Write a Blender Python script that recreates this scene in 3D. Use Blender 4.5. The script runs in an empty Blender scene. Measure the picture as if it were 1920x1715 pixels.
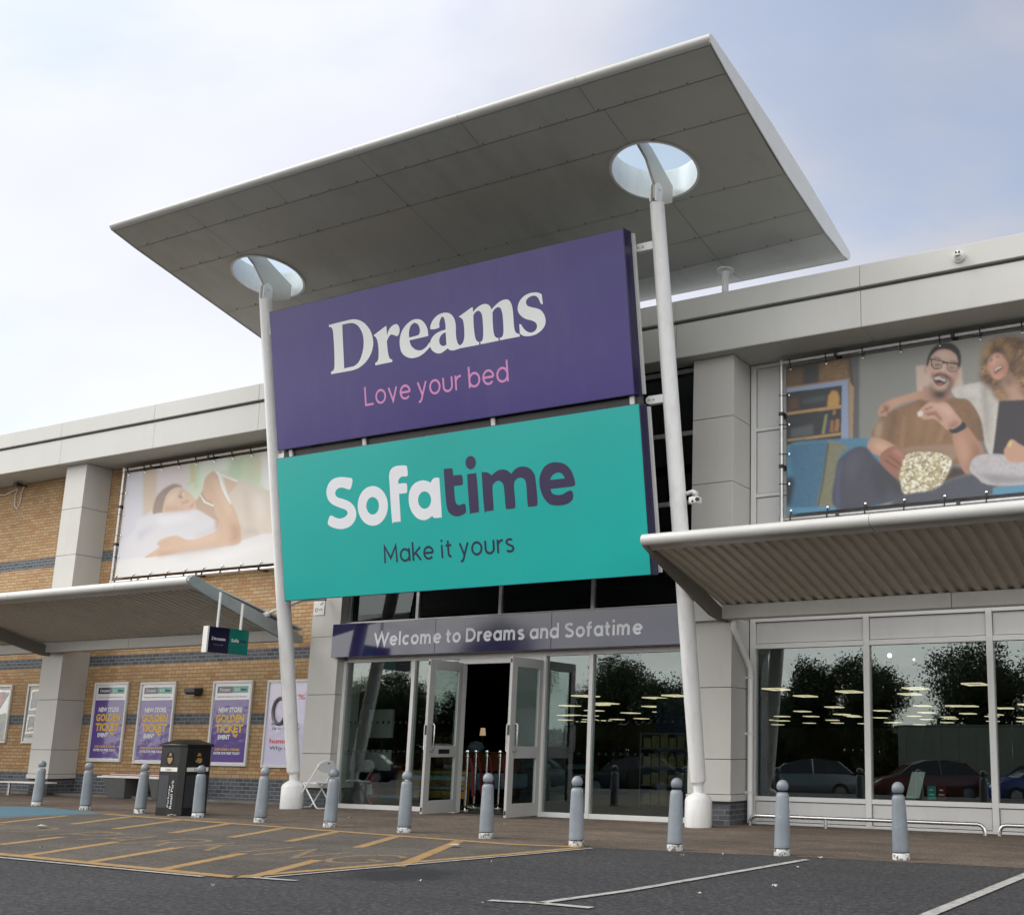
import bpy, bmesh, math, random, json
import numpy as np
from mathutils import Vector, Matrix
from mathutils.geometry import tessellate_polygon

random.seed(7); RNG = np.random.default_rng(11)
scene = bpy.context.scene
COL = scene.collection
R = math.radians

# ------------------------------------------------------------------ camera, sky, sun, exposure
cam_d = bpy.data.cameras.new("camera"); cam = bpy.data.objects.new("camera", cam_d); COL.objects.link(cam)
cam.matrix_world = Matrix(((0.892802, 0.078735, 0.443515, 0.000000), (0.450340, -0.177752, -0.874985, 0.000000), (0.009944, 0.980921, -0.194155, 1.050000), (0, 0, 0, 1)))
cam_d.sensor_fit = 'HORIZONTAL'; cam_d.sensor_width = 36.0; cam_d.lens = 38.4548; cam_d.shift_x = -0.20303; cam_d.shift_y = 0.07441
cam_d.clip_start = 0.1; cam_d.clip_end = 3000
scene.camera = cam

SUN_DIR = Vector((-0.80, -0.42, 0.78)).normalized()      # towards the sun
SUN_EL = math.asin(SUN_DIR.z); SUN_AZ = math.atan2(SUN_DIR.x, SUN_DIR.y)
world = bpy.data.worlds.new("World"); scene.world = world; world.use_nodes = True
wn = world.node_tree; wn.nodes.clear()
def W(t, **k):
    n = wn.nodes.new(t)
    for a, b in k.items(): setattr(n, a, b)
    return n
w_out = W('ShaderNodeOutputWorld'); w_sky = W('ShaderNodeTexSky', sky_type='NISHITA', sun_disc=False)
w_sky.sun_elevation = SUN_EL; w_sky.sun_rotation = SUN_AZ; w_sky.air_density = 1.0; w_sky.dust_density = 1.5; w_sky.altitude = 50
bg_sky = W('ShaderNodeBackground'); bg_sky.inputs['Strength'].default_value = 0.15
bg_cl = W('ShaderNodeBackground'); bg_cl.inputs['Strength'].default_value = 1.0
mixw = W('ShaderNodeMixShader')
tc = W('ShaderNodeTexCoord'); sep = W('ShaderNodeSeparateXYZ'); wn.links.new(tc.outputs['Generated'], sep.inputs[0])
def wmath(op, a, b=None, c=None, clamp=False):
    n = W('ShaderNodeMath', operation=op); n.use_clamp = clamp
    for i, v in enumerate((a, b, c)):
        if v is None: continue
        if isinstance(v, (int, float)): n.inputs[i].default_value = v
        else: wn.links.new(v, n.inputs[i])
    return n.outputs[0]
zc = wmath('ADD', wmath('MAXIMUM', sep.outputs[2], 0.0), 0.22)
comb = W('ShaderNodeCombineXYZ')
wn.links.new(wmath('DIVIDE', sep.outputs[0], zc), comb.inputs[0]); wn.links.new(wmath('DIVIDE', sep.outputs[1], zc), comb.inputs[1])
wmap = W('ShaderNodeMapping'); wmap.inputs['Rotation'].default_value = (0, 0, R(25)); wmap.inputs['Scale'].default_value = (0.75, 1.05, 1)
wmap.inputs['Location'].default_value = (3.1, 1.7, 0)
wn.links.new(comb.outputs[0], wmap.inputs[0])
def wnoise(scale, detail, rough, dist):
    n = W('ShaderNodeTexNoise'); n.inputs['Scale'].default_value = scale; n.inputs['Detail'].default_value = detail
    n.inputs['Roughness'].default_value = rough; n.inputs['Distortion'].default_value = dist
    wn.links.new(wmap.outputs[0], n.inputs['Vector']); return n.outputs[0]
n1 = wnoise(1.9, 6, 0.52, 0.3); n2 = wnoise(1.0, 4, 0.5, 0.2)
cover = W('ShaderNodeMapRange'); cover.interpolation_type = 'SMOOTHSTEP'
cover.inputs['From Min'].default_value = 0.34; cover.inputs['From Max'].default_value = 0.56
cover.inputs['To Min'].default_value = 0.52; cover.inputs['To Max'].default_value = 1.0
# cloud brightness: a veil, brighter towards the sun's side of the sky, with soft denser folds
glow = W('ShaderNodeVectorMath', operation='DOT_PRODUCT'); wn.links.new(tc.outputs['Generated'], glow.inputs[0])
glow.inputs[1].default_value = Vector((-0.86, 0.38, 0.36)).normalized()
gl = W('ShaderNodeMapRange'); gl.interpolation_type = 'SMOOTHSTEP'
gl.inputs['From Min'].default_value = 0.62; gl.inputs['From Max'].default_value = 1.0
gl.inputs['To Min'].default_value = 0.76; gl.inputs['To Max'].default_value = 1.20
wn.links.new(glow.outputs['Value'], gl.inputs['Value'])
ff = W('ShaderNodeMapRange'); ff.inputs['From Min'].default_value = 0.0; ff.inputs['From Max'].default_value = 0.3; wn.links.new(sep.outputs[1], ff.inputs['Value'])
wn.links.new(wmath('ADD', n1, wmath('MULTIPLY', wmath('MULTIPLY', wmath('SUBTRACT', glow.outputs['Value'], 0.80), 0.35), ff.outputs[0])), cover.inputs['Value'])
fold = W('ShaderNodeMapRange'); fold.inputs['From Min'].default_value = 0.3; fold.inputs['From Max'].default_value = 0.75
fold.inputs['To Min'].default_value = 0.84; fold.inputs['To Max'].default_value = 1.20
wn.links.new(n2, fold.inputs['Value'])
back = W('ShaderNodeMapRange'); back.interpolation_type = 'SMOOTHSTEP'     # unseen sky behind the camera, brightened to add light on the shop front
back.inputs['From Min'].default_value = -0.55; back.inputs['From Max'].default_value = 0.30
back.inputs['To Min'].default_value = 1.75; back.inputs['To Max'].default_value = 0.545
wn.links.new(sep.outputs[1], back.inputs['Value'])
wn.links.new(wmath('MULTIPLY', wmath('MULTIPLY', gl.outputs[0], fold.outputs[0]), back.outputs[0]), bg_cl.inputs['Strength'])
tint = W('ShaderNodeMix', data_type='RGBA'); tint.inputs[6].default_value = (1.0, 0.98, 0.945, 1); tint.inputs[7].default_value = (0.885, 0.905, 1.0, 1)
tf = W('ShaderNodeMapRange'); tf.inputs['From Min'].default_value = -0.3; tf.inputs['From Max'].default_value = 0.35; wn.links.new(sep.outputs[1], tf.inputs['Value'])
wn.links.new(tf.outputs[0], tint.inputs[0]); wn.links.new(tint.outputs[2], bg_cl.inputs['Color'])
wn.links.new(w_sky.outputs[0], bg_sky.inputs['Color'])
wn.links.new(cover.outputs[0], mixw.inputs[0]); wn.links.new(bg_sky.outputs[0], mixw.inputs[1]); wn.links.new(bg_cl.outputs[0], mixw.inputs[2])
wn.links.new(mixw.outputs[0], w_out.inputs[0])

sun_d = bpy.data.lights.new("sun", 'SUN'); sun_d.energy = 1.0; sun_d.angle = R(24); sun_d.color = (1.0, 0.965, 0.92)
sun = bpy.data.objects.new("sun", sun_d); COL.objects.link(sun)
sun.rotation_euler = SUN_DIR.to_track_quat('Z', 'Y').to_euler()
vs = scene.view_settings
vs.view_transform = 'Standard'; vs.look = 'None'; vs.exposure = 0.68; vs.gamma = 1.0; vs.use_curve_mapping = False
scene.cycles.max_bounces = 10; scene.cycles.transparent_max_bounces = 16; scene.cycles.use_denoising = True
scene.cycles.caustics_reflective = False; scene.cycles.caustics_refractive = False

# ------------------------------------------------------------------ materials
def lin(c):
    c = c / 255.0
    return c / 12.92 if c <= 0.04045 else ((c + 0.055) / 1.055) ** 2.4
def srgb(r, g, b): return (lin(r), lin(g), lin(b), 1.0)
MATS = {}
class NT:
    def __init__(s, m): s.t = m.node_tree; s.n = s.t.nodes; s.b = s.n.get('Principled BSDF')
    def new(s, t, **k):
        n = s.n.new(t)
        for a, b in k.items(): setattr(n, a, b)
        return n
    def link(s, a, b): s.t.links.new(a, b)
    def math(s, op, a, b=None, clamp=False):
        n = s.new('ShaderNodeMath', operation=op); n.use_clamp = clamp
        for i, v in enumerate((a, b)):
            if v is None: continue
            if isinstance(v, (int, float)): n.inputs[i].default_value = v
            else: s.link(v, n.inputs[i])
        return n.outputs[0]
    def noise(s, scale, detail=4, rough=0.6, vec=None, stretch=None):
        if vec is None: vec = s.new('ShaderNodeTexCoord').outputs['Object']
        if stretch:
            mp = s.new('ShaderNodeMapping'); mp.inputs['Scale'].default_value = stretch; s.link(vec, mp.inputs[0]); vec = mp.outputs[0]
        n = s.new('ShaderNodeTexNoise'); n.inputs['Scale'].default_value = scale; n.inputs['Detail'].default_value = detail
        n.inputs['Roughness'].default_value = rough; s.link(vec, n.inputs['Vector']); return n.outputs[0]
    def ramp(s, fac, stops):
        n = s.new('ShaderNodeValToRGB'); e = n.color_ramp.elements
        while len(e) < len(stops): e.new(0.5)
        for i, (p, c) in enumerate(stops): e[i].position = p; e[i].color = c if len(c) == 4 else (*c, 1)
        s.link(fac, n.inputs[0]); return n.outputs[0]
    def mix(s, fac, a, b, mode='MIX'):
        n = s.new('ShaderNodeMix', data_type='RGBA', blend_type=mode); n.clamp_factor = True
        for sock, v in ((n.inputs[0], fac), (n.inputs[6], a), (n.inputs[7], b)):
            if isinstance(v, (int, float)): sock.default_value = v
            elif isinstance(v, tuple): sock.default_value = v
            else: s.link(v, sock)
        return n.outputs[2]
    def bump(s, h, strength, dist=0.01):
        n = s.new('ShaderNodeBump'); n.inputs['Strength'].default_value = strength; n.inputs['Distance'].default_value = dist
        s.link(h, n.inputs['Height']); s.link(n.outputs[0], s.b.inputs['Normal'])
def newmat(name):
    m = bpy.data.materials.new(name); m.use_nodes = True; MATS[name] = m; return m, NT(m)
def mat(name, col, rough=0.5, metal=0.0, var=0.08, scale=3.0, dirt=None, dirt_amt=0.0, dirt_scale=1.5, streak=None, bump=0.0, bscale=40, spec=0.5, coat=0.0, emit=None):
    m, t = newmat(name)
    c = col if len(col) == 4 else (*col, 1)
    n = t.noise(scale, 5, 0.6)
    lo = tuple(x * (1 - var) for x in c[:3]) + (1,); hi = tuple(min(1, x * (1 + var)) for x in c[:3]) + (1,)
    out = t.ramp(n, [(0.3, lo), (0.7, hi)])
    if dirt:
        d = t.noise(dirt_scale, 6, 0.7, stretch=streak)
        f = t.new('ShaderNodeMapRange'); f.inputs['From Min'].default_value = 0.5; f.inputs['From Max'].default_value = 0.8
        f.inputs['To Max'].default_value = dirt_amt; t.link(d, f.inputs['Value'])
        out = t.mix(f.outputs[0], out, dirt)
    t.link(out, t.b.inputs['Base Color'])
    r = t.new('ShaderNodeMapRange'); r.inputs['To Min'].default_value = max(0.02, rough - 0.08); r.inputs['To Max'].default_value = min(1, rough + 0.08)
    t.link(t.noise(scale * 2.3, 4), r.inputs['Value']); t.link(r.outputs[0], t.b.inputs['Roughness'])
    t.b.inputs['Metallic'].default_value = metal; t.b.inputs['Specular IOR Level'].default_value = spec; t.b.inputs['Coat Weight'].default_value = coat
    t.b.inputs['Coat Roughness'].default_value = 0.06
    if bump: t.bump(t.noise(bscale, 4), bump, 0.004)
    if emit: t.b.inputs['Emission Color'].default_value = (*emit[0], 1); t.b.inputs['Emission Strength'].default_value = emit[1]
    return m
GRIME = (0.10, 0.09, 0.07, 1)
mat('cladding', (0.50, 0.49, 0.465), 0.42, var=0.03, scale=0.8, dirt=(0.30, 0.28, 0.24, 1), dirt_amt=0.30, dirt_scale=1.2, streak=(1.5, 1.5, 0.35))
mat('fascia_panel', (0.50, 0.50, 0.48), 0.42, var=0.03, scale=0.5, dirt=(0.34, 0.32, 0.28, 1), dirt_amt=0.22, dirt_scale=0.9, streak=(1.5, 1.5, 0.3))
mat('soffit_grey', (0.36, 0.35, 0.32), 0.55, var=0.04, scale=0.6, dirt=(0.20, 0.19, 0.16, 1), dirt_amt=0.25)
mat('canopy_soffit', (0.45, 0.455, 0.415), 0.42, var=0.07, scale=0.5, dirt=(0.20, 0.195, 0.165, 1), dirt_amt=0.45, dirt_scale=0.9, streak=(1.2, 0.5, 1))
mat('canopy_edge', (0.56, 0.56, 0.54), 0.32, var=0.03, scale=1.5, dirt=(0.36, 0.34, 0.30, 1), dirt_amt=0.3, dirt_scale=1.4, streak=(0.6, 2, 2))
mat('white_steel', (0.74, 0.745, 0.745), 0.32, var=0.03, scale=2, dirt=(0.36, 0.34, 0.31, 1), dirt_amt=0.35, dirt_scale=5, streak=(2, 2, 0.5))
mat('white_frame', (0.62, 0.62, 0.61), 0.35, var=0.03, scale=2, dirt=(0.4, 0.38, 0.34, 1), dirt_amt=0.2)
mat('door_metal_shaded', (0.40, 0.40, 0.395), 0.38, var=0.04, scale=2, dirt=(0.25, 0.24, 0.22, 1), dirt_amt=0.25)  # satin metal, darkened: shade on the open leaves is put into the colour
mat('panel_white', (0.55, 0.55, 0.545), 0.38, var=0.03, scale=0.9, dirt=(0.35, 0.33, 0.30, 1), dirt_amt=0.3, dirt_scale=1.3, streak=(2, 2, 0.4))
mat('seam_dark', (0.04, 0.04, 0.04), 0.7); mat('roof_grey', (0.48, 0.48, 0.46), 0.6); mat('groove_grey', (0.16, 0.16, 0.15), 0.7); mat('joint_grey', (0.20, 0.20, 0.19), 0.7)
mat('awning_sheet', (0.60, 0.575, 0.50), 0.5, var=0.06, scale=1.0, dirt=(0.2, 0.18, 0.14, 1), dirt_amt=0.4, dirt_scale=2)
mat('fin_grey', (0.30, 0.33, 0.34), 0.45, var=0.05, scale=1.4, dirt=(0.12, 0.12, 0.10, 1), dirt_amt=0.4, dirt_scale=4)
mat('fin_dark', (0.16, 0.15, 0.13), 0.6, var=0.1, scale=3, dirt=(0.05, 0.045, 0.04, 1), dirt_amt=0.5, dirt_scale=6)
mat('plinth_stone', (0.14, 0.13, 0.12), 0.85, var=0.25, scale=3, bump=0.3)
mat('steel', (0.62, 0.61, 0.60), 0.28, metal=1.0, var=0.06, scale=6)
mat('galvanised', (0.52, 0.52, 0.52), 0.40, metal=0.85, var=0.12, scale=14)
mat('black_tie', (0.012, 0.012, 0.012), 0.5)
mat('dark_plastic', (0.03, 0.03, 0.032), 0.4)
mat('bin_black', (0.006, 0.0065, 0.007), 0.3, var=0.3, scale=6, dirt=(0.05, 0.05, 0.05, 1), dirt_amt=0.25, dirt_scale=5, bump=0.05)
mat('bin_recess', (0.028, 0.034, 0.04), 0.4, var=0.2)
mat('bin_hole', (0.004, 0.004, 0.004), 0.9)
mat('rim_brown', (0.30, 0.17, 0.07), 0.6, var=0.4, scale=10)  # plain brown for the flat patches set in the bin openings
mat('white_plate', (0.70, 0.69, 0.66), 0.4, dirt=(0.4, 0.38, 0.33, 1), dirt_amt=0.4, dirt_scale=12)
mat('white_letter', (0.70, 0.73, 0.73), 0.5, var=0.02)
mat('vinyl_white', (0.72, 0.74, 0.79), 0.35, var=0.02)
mat('pink_letter', srgb(200, 130, 182), 0.45, var=0.02)
mat('plum_letter', srgb(46, 34, 74), 0.4, var=0.02)
mat('navy_letter', srgb(24, 28, 62), 0.4, var=0.02)
mat('gold_letter', srgb(212, 172, 40), 0.45, var=0.04)
mat('red_letter', srgb(215, 50, 40), 0.45, var=0.02)
mat('grey_letter', srgb(70, 66, 72), 0.45, var=0.02)
mat('black_letter', (0.02, 0.02, 0.025), 0.45)
mat('purple_sign', srgb(53, 41, 112), 0.42, var=0.04, scale=0.6, spec=0.35, coat=0.22, dirt=srgb(92, 82, 122), dirt_amt=0.25, dirt_scale=1.0, streak=(1.4, 1.4, 0.25)); MATS['purple_sign'].node_tree.nodes['Principled BSDF'].inputs['Coat Roughness'].default_value = 0.16
mat('purple_side', srgb(30, 24, 66), 0.3, var=0.05)
mat('teal_sign', srgb(0, 162, 156), 0.42, var=0.04, scale=0.6, spec=0.4, coat=0.25, dirt=srgb(40, 165, 156), dirt_amt=0.3, dirt_scale=1.0, streak=(1.4, 1.4, 0.25)); MATS['teal_sign'].node_tree.nodes['Principled BSDF'].inputs['Coat Roughness'].default_value = 0.18
mat('teal_print', srgb(0, 140, 128), 0.35, var=0.03, coat=0.6)
mat('navy_print', srgb(24, 22, 52), 0.35, var=0.03, coat=0.6)
mat('welcome_navy', srgb(26, 22, 72), 0.06, var=0.03, scale=0.6, spec=0.6, coat=0.6)
mat('hang_navy', srgb(16, 14, 46), 0.2, spec=0.4)
mat('hang_teal', srgb(0, 104, 92), 0.2, spec=0.4)
mat('chair_white', (0.80, 0.82, 0.86), 0.35, var=0.02)
mat('bench_white', (0.72, 0.70, 0.66), 0.4, dirt=GRIME, dirt_amt=0.3, dirt_scale=8)
mat('bench_red', srgb(150, 62, 58), 0.45)
mat('bench_leg', (0.085, 0.088, 0.09), 0.6, bump=0.1)
mat('yellow_wood', srgb(176, 128, 48), 0.45, var=0.12, scale=8)
mat('blue_cushion', srgb(150, 180, 205), 0.8)
mat('bed_blue', srgb(70, 84, 130), 0.85)
mat('quilt_dark', (0.02, 0.02, 0.022), 0.9, bump=0.5, bscale=12)
mat('red_paint', srgb(160, 18, 20), 0.3)
mat('rope_red', srgb(90, 8, 18), 0.8)
mat('chrome', (0.8, 0.8, 0.8), 0.12, metal=1.0)
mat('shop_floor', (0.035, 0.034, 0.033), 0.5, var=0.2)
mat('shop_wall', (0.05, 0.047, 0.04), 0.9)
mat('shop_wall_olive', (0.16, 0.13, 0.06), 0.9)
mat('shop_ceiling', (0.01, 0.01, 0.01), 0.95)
mat('dot_navy', srgb(26, 28, 60), 0.6); mat('panel_blue', srgb(42, 48, 92), 0.7)
mat('wood_dark', srgb(70, 42, 24), 0.5, var=0.2)
mat('tape_yellow', srgb(150, 130, 40), 0.6, var=0.3, scale=20)
mat('paper', (0.42, 0.42, 0.40), 0.7, var=0.06, scale=20)
mat('weed', (0.07, 0.13, 0.03), 0.7, var=0.3)
mat('bark', (0.06, 0.045, 0.03), 0.9, bump=0.5)
mat('fence_olive', (0.34, 0.36, 0.27), 0.7, var=0.12)
mat('lamp_glow', (1, 0.93, 0.8), 0.5, emit=((1.0, 0.80, 0.52), 0.80))
mat('spot_glow', (1, 0.97, 0.9), 0.5, emit=((1.0, 0.95, 0.85), 1.6))
mat('tyre', (0.015, 0.015, 0.015), 0.8)
mat('car_glass', (0.02, 0.022, 0.025), 0.05, spec=0.8)
mat('car_silver', (0.42, 0.44, 0.46), 0.25, metal=0.5, coat=0.8)
mat('car_red', srgb(110, 14, 18), 0.25, coat=0.8)
mat('car_blue', srgb(14, 62, 150), 0.25, coat=0.8)
mat('car_black', (0.02, 0.022, 0.026), 0.25, coat=0.8)
mat('headlamp', (0.7, 0.7, 0.7), 0.1)

def m_leaf():
    m, t = newmat('leaf')
    oi = t.new('ShaderNodeObjectInfo')
    c = t.ramp(t.noise(0.7, 3), [(0.35, (0.035, 0.06, 0.02)), (0.65, (0.09, 0.12, 0.04))])
    t.link(c, t.b.inputs['Base Color']); t.b.inputs['Roughness'].default_value = 0.7
m_leaf()

def m_glass(name, tint, refl, wob=0.02):
    m, t = newmat(name)
    t.n.remove(t.b); out = t.n['Material Output']
    tr = t.new('ShaderNodeBsdfTransparent'); tr.inputs['Color'].default_value = (*tint, 1)
    gl = t.new('ShaderNodeBsdfGlossy'); gl.inputs['Roughness'].default_value = 0.0; gl.inputs['Color'].default_value = (0.88, 0.95, 0.95, 1)
    gm = t.new('ShaderNodeNewGeometry'); dt = t.new('ShaderNodeVectorMath', operation='DOT_PRODUCT'); t.link(gm.outputs['Normal'], dt.inputs[0]); t.link(gm.outputs['Incoming'], dt.inputs[1])
    sch = t.math('POWER', t.math('SUBTRACT', 1.0, t.math('ABSOLUTE', dt.outputs['Value'])), 5.0)      # Schlick, the same from either side
    bp = t.new('ShaderNodeBump'); bp.inputs['Strength'].default_value = wob; bp.inputs['Distance'].default_value = 0.02
    t.link(t.noise(0.55, 2), bp.inputs['Height']); t.link(bp.outputs[0], gl.inputs['Normal'])
    fac = t.math('ADD', t.math('MULTIPLY', sch, 0.9), refl, clamp=True)
    mx = t.new('ShaderNodeMixShader'); t.link(fac, mx.inputs[0]); t.link(tr.outputs[0], mx.inputs[1]); t.link(gl.outputs[0], mx.inputs[2])
    t.link(mx.outputs[0], out.inputs[0])
m_glass('shop_glass', (0.74, 0.80, 0.78), 0.115)
m_glass('dark_glass', (0.25, 0.28, 0.28), 0.06)
m_glass('roof_light_glass', (0.80, 0.93, 0.98), 0.0)

def m_bricks(name='bricks', dark_only=False):
    m, t = newmat(name)
    co = t.new('ShaderNodeTexCoord').outputs['Object']; sp = t.new('ShaderNodeSeparateXYZ'); t.link(co, sp.inputs[0])
    cb = t.new('ShaderNodeCombineXYZ'); t.link(t.math('ADD', sp.outputs[0], sp.outputs[1]), cb.inputs[0]); t.link(sp.outputs[2], cb.inputs[1])
    br = t.new('ShaderNodeTexBrick'); t.link(cb.outputs[0], br.inputs['Vector'])
    br.inputs['Scale'].default_value = 1.0; br.inputs['Brick Width'].default_value = 0.215; br.inputs['Row Height'].default_value = 0.0725
    br.inputs['Mortar Size'].default_value = 0.0085; br.inputs['Mortar Smooth'].default_value = 0.25; br.inputs['Bias'].default_value = 0.0
    br.inputs['Color1'].default_value = (0, 0, 0, 1); br.inputs['Color2'].default_value = (1, 1, 1, 1); br.inputs['Mortar'].default_value = (0.5, 0.5, 0.5, 1)
    big = t.noise(0.7, 4, 0.6); fine = t.noise(30, 4, 0.7); mid = t.noise(7, 3, 0.6)
    buff = t.ramp(br.outputs['Color'], [(0.0, (0.43, 0.285, 0.14)), (0.15, (0.38, 0.205, 0.09)), (0.4, (0.44, 0.305, 0.155)), (0.75, (0.48, 0.345, 0.185)), (1.0, (0.41, 0.26, 0.125))])
    blue = t.ramp(br.outputs['Color'], [(0.0, (0.065, 0.075, 0.09)), (0.5, (0.095, 0.107, 0.125)), (1.0, (0.05, 0.058, 0.07))])
    z = sp.outputs[2]; band = None
    for a, b in ((-0.1, 0.435), (1.45, 1.6675), (2.6825, 2.9), (4.9675, 5.2)):
        g = t.math('MULTIPLY', t.math('GREATER_THAN', z, a), t.math('LESS_THAN', z, b))
        band = g if band is None else t.math('MAXIMUM', band, g)
    c = blue if dark_only else t.mix(band, buff, blue)
    c = t.mix(0.30, c, t.ramp(fine, [(0.3, (0.55, 0.55, 0.55)), (0.7, (1.3, 1.25, 1.2))]), 'MULTIPLY')
    org = t.math('MULTIPLY', t.math('POWER', mid, 2.0), 0.5 if not dark_only else 0.3)
    if not dark_only: org = t.math('MULTIPLY', org, t.math('SUBTRACT', 1.0, band))
    c = t.mix(org, c, (0.30, 0.13, 0.05, 1) if not dark_only else (0.03, 0.03, 0.03, 1))
    c = t.mix(0.5, c, t.ramp(big, [(0.3, (0.62, 0.62, 0.63)), (0.7, (1.16, 1.14, 1.12))]), 'MULTIPLY')
    mort = t.mix(band, (0.20, 0.135, 0.075, 1), (0.20, 0.205, 0.21, 1)) if not dark_only else (0.16, 0.16, 0.16, 1)
    c = t.mix(br.outputs['Fac'], c, mort)
    t.link(c, t.b.inputs['Base Color']); t.b.inputs['Roughness'].default_value = 0.82
    h = t.math('ADD', t.math('MULTIPLY', br.outputs['Fac'], -1.0), t.math('MULTIPLY', fine, 0.35)); t.bump(h, 0.6, 0.006)
m_bricks(); m_bricks('dark_bricks', True)

def m_asphalt():
    m, t = newmat('asphalt')
    co = t.new('ShaderNodeTexCoord').outputs['Object']
    fine = t.noise(110, 3, 0.7, co); mid = t.noise(22, 5, 0.7, co); big = t.noise(0.55, 6, 0.65, co); str_ = t.noise(1.2, 5, 0.6, co, (0.35, 2.2, 1))
    grain = t.noise(26, 4, 0.8, co); clod = t.noise(11, 3, 0.6, co)
    c = t.ramp(mid, [(0.3, (0.034, 0.035, 0.038)), (0.7, (0.066, 0.066, 0.070))])
    c = t.mix(0.62, c, t.ramp(grain, [(0.36, (0.22, 0.22, 0.23)), (0.5, (1, 1, 1)), (0.64, (2.8, 2.7, 2.6))]), 'MULTIPLY')
    c = t.mix(0.6, c, t.ramp(clod, [(0.35, (0.65, 0.65, 0.66)), (0.65, (1.4, 1.38, 1.36))]), 'MULTIPLY')
    c = t.mix(0.55, c, t.ramp(fine, [(0.32, (0.35, 0.35, 0.37)), (0.55, (1, 1, 1)), (0.74, (2.6, 2.5, 2.4))]), 'MULTIPLY')
    c = t.mix(0.6, c, t.ramp(big, [(0.3, (0.7, 0.7, 0.72)), (0.72, (1.3, 1.28, 1.25))]), 'MULTIPLY')
    c = t.mix(0.3, c, t.ramp(str_, [(0.35, (0.7, 0.7, 0.7)), (0.65, (1.2, 1.2, 1.18))]), 'MULTIPLY')
    vor = t.new('ShaderNodeTexVoronoi'); vor.inputs['Scale'].default_value = 4.5; t.link(co, vor.inputs['Vector'])
    gum = t.math('LESS_THAN', vor.outputs['Distance'], 0.045)
    c = t.mix(t.math('MULTIPLY', gum, 0.55), c, (0.26, 0.255, 0.25, 1))
    st = t.new('ShaderNodeVectorMath', operation='DISTANCE'); t.link(co, st.inputs[0]); st.inputs[1].default_value = (-6.7, 7.35, 0)
    stain = t.new('ShaderNodeMapRange'); stain.inputs['From Min'].default_value = 0.32; stain.inputs['From Max'].default_value = 0.6; stain.inputs['To Min'].default_value = 0.75; stain.inputs['To Max'].default_value = 0.0
    t.link(t.math('ADD', st.outputs['Value'], t.math('MULTIPLY', t.math('SUBTRACT', t.noise(3.5, 4, 0.6, co), 0.5), 0.9)), stain.inputs['Value'])
    c = t.mix(stain.outputs[0], c, (0.014, 0.014, 0.015, 1))
    t.link(c, t.b.inputs['Base Color']); t.b.inputs['Roughness'].default_value = 0.82; t.b.inputs['Specular IOR Level'].default_value = 0.35
    t.bump(t.math('ADD', grain, t.math('MULTIPLY', fine, 0.5)), 1.0, 0.02)
m_asphalt()
def m_paving(name, c0, c1, blocks=True):
    m, t = newmat(name)
    co = t.new('ShaderNodeTexCoord').outputs['Object']
    fine = t.noise(70, 4, 0.7, co); big = t.noise(0.8, 6, 0.65, co); mid = t.noise(9, 4, 0.65, co); st = t.noise(1.0, 5, 0.6, co, (0.3, 2.0, 1))
    c = t.ramp(big, [(0.3, c0), (0.7, c1)])
    c = t.mix(0.5, c, t.ramp(fine, [(0.3, (0.55, 0.55, 0.55)), (0.7, (1.5, 1.48, 1.45))]), 'MULTIPLY')
    gr = t.noise(28, 3, 0.75, co)
    c = t.mix(0.7, c, t.ramp(gr, [(0.34, (0.45, 0.44, 0.43)), (0.5, (1, 1, 1)), (0.68, (1.7, 1.65, 1.6))]), 'MULTIPLY')
    c = t.mix(0.5, c, t.ramp(mid, [(0.3, (0.65, 0.63, 0.63)), (0.7, (1.3, 1.26, 1.22))]), 'MULTIPLY')
    c = t.mix(0.6, c, t.ramp(st, [(0.35, (0.65, 0.64, 0.63)), (0.65, (1.25, 1.22, 1.2))]), 'MULTIPLY')
    h = t.math('ADD', fine, mid)
    if blocks:
        br = t.new('ShaderNodeTexBrick'); t.link(co, br.inputs['Vector']); br.inputs['Scale'].default_value = 1.0
        br.inputs['Brick Width'].default_value = 0.2; br.inputs['Row Height'].default_value = 0.1; br.inputs['Mortar Size'].default_value = 0.006
        br.inputs['Color1'].default_value = (0.72, 0.72, 0.74, 1); br.inputs['Color2'].default_value = (1.2, 1.14, 1.08, 1); br.inputs['Mortar'].default_value = (0.45, 0.43, 0.40, 1)
        c = t.mix(0.6, c, br.outputs['Color'], 'MULTIPLY'); h = t.math('SUBTRACT', h, br.outputs['Fac'])
    vor = t.new('ShaderNodeTexVoronoi'); vor.inputs['Scale'].default_value = 3.6; t.link(co, vor.inputs['Vector'])
    c = t.mix(t.math('MULTIPLY', t.math('LESS_THAN', vor.outputs['Distance'], 0.05), 0.5), c, (0.33, 0.32, 0.30, 1))
    t.link(c, t.b.inputs['Base Color']); t.b.inputs['Roughness'].default_value = 0.85; t.b.inputs['Specular IOR Level'].default_value = 0.3
    t.bump(h, 0.6, 0.008)
m_paving('paving', (0.095, 0.080, 0.067), (0.160, 0.131, 0.107))
m_paving('bay_tarmac', (0.075, 0.068, 0.060), (0.118, 0.104, 0.091), blocks=False)
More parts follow.
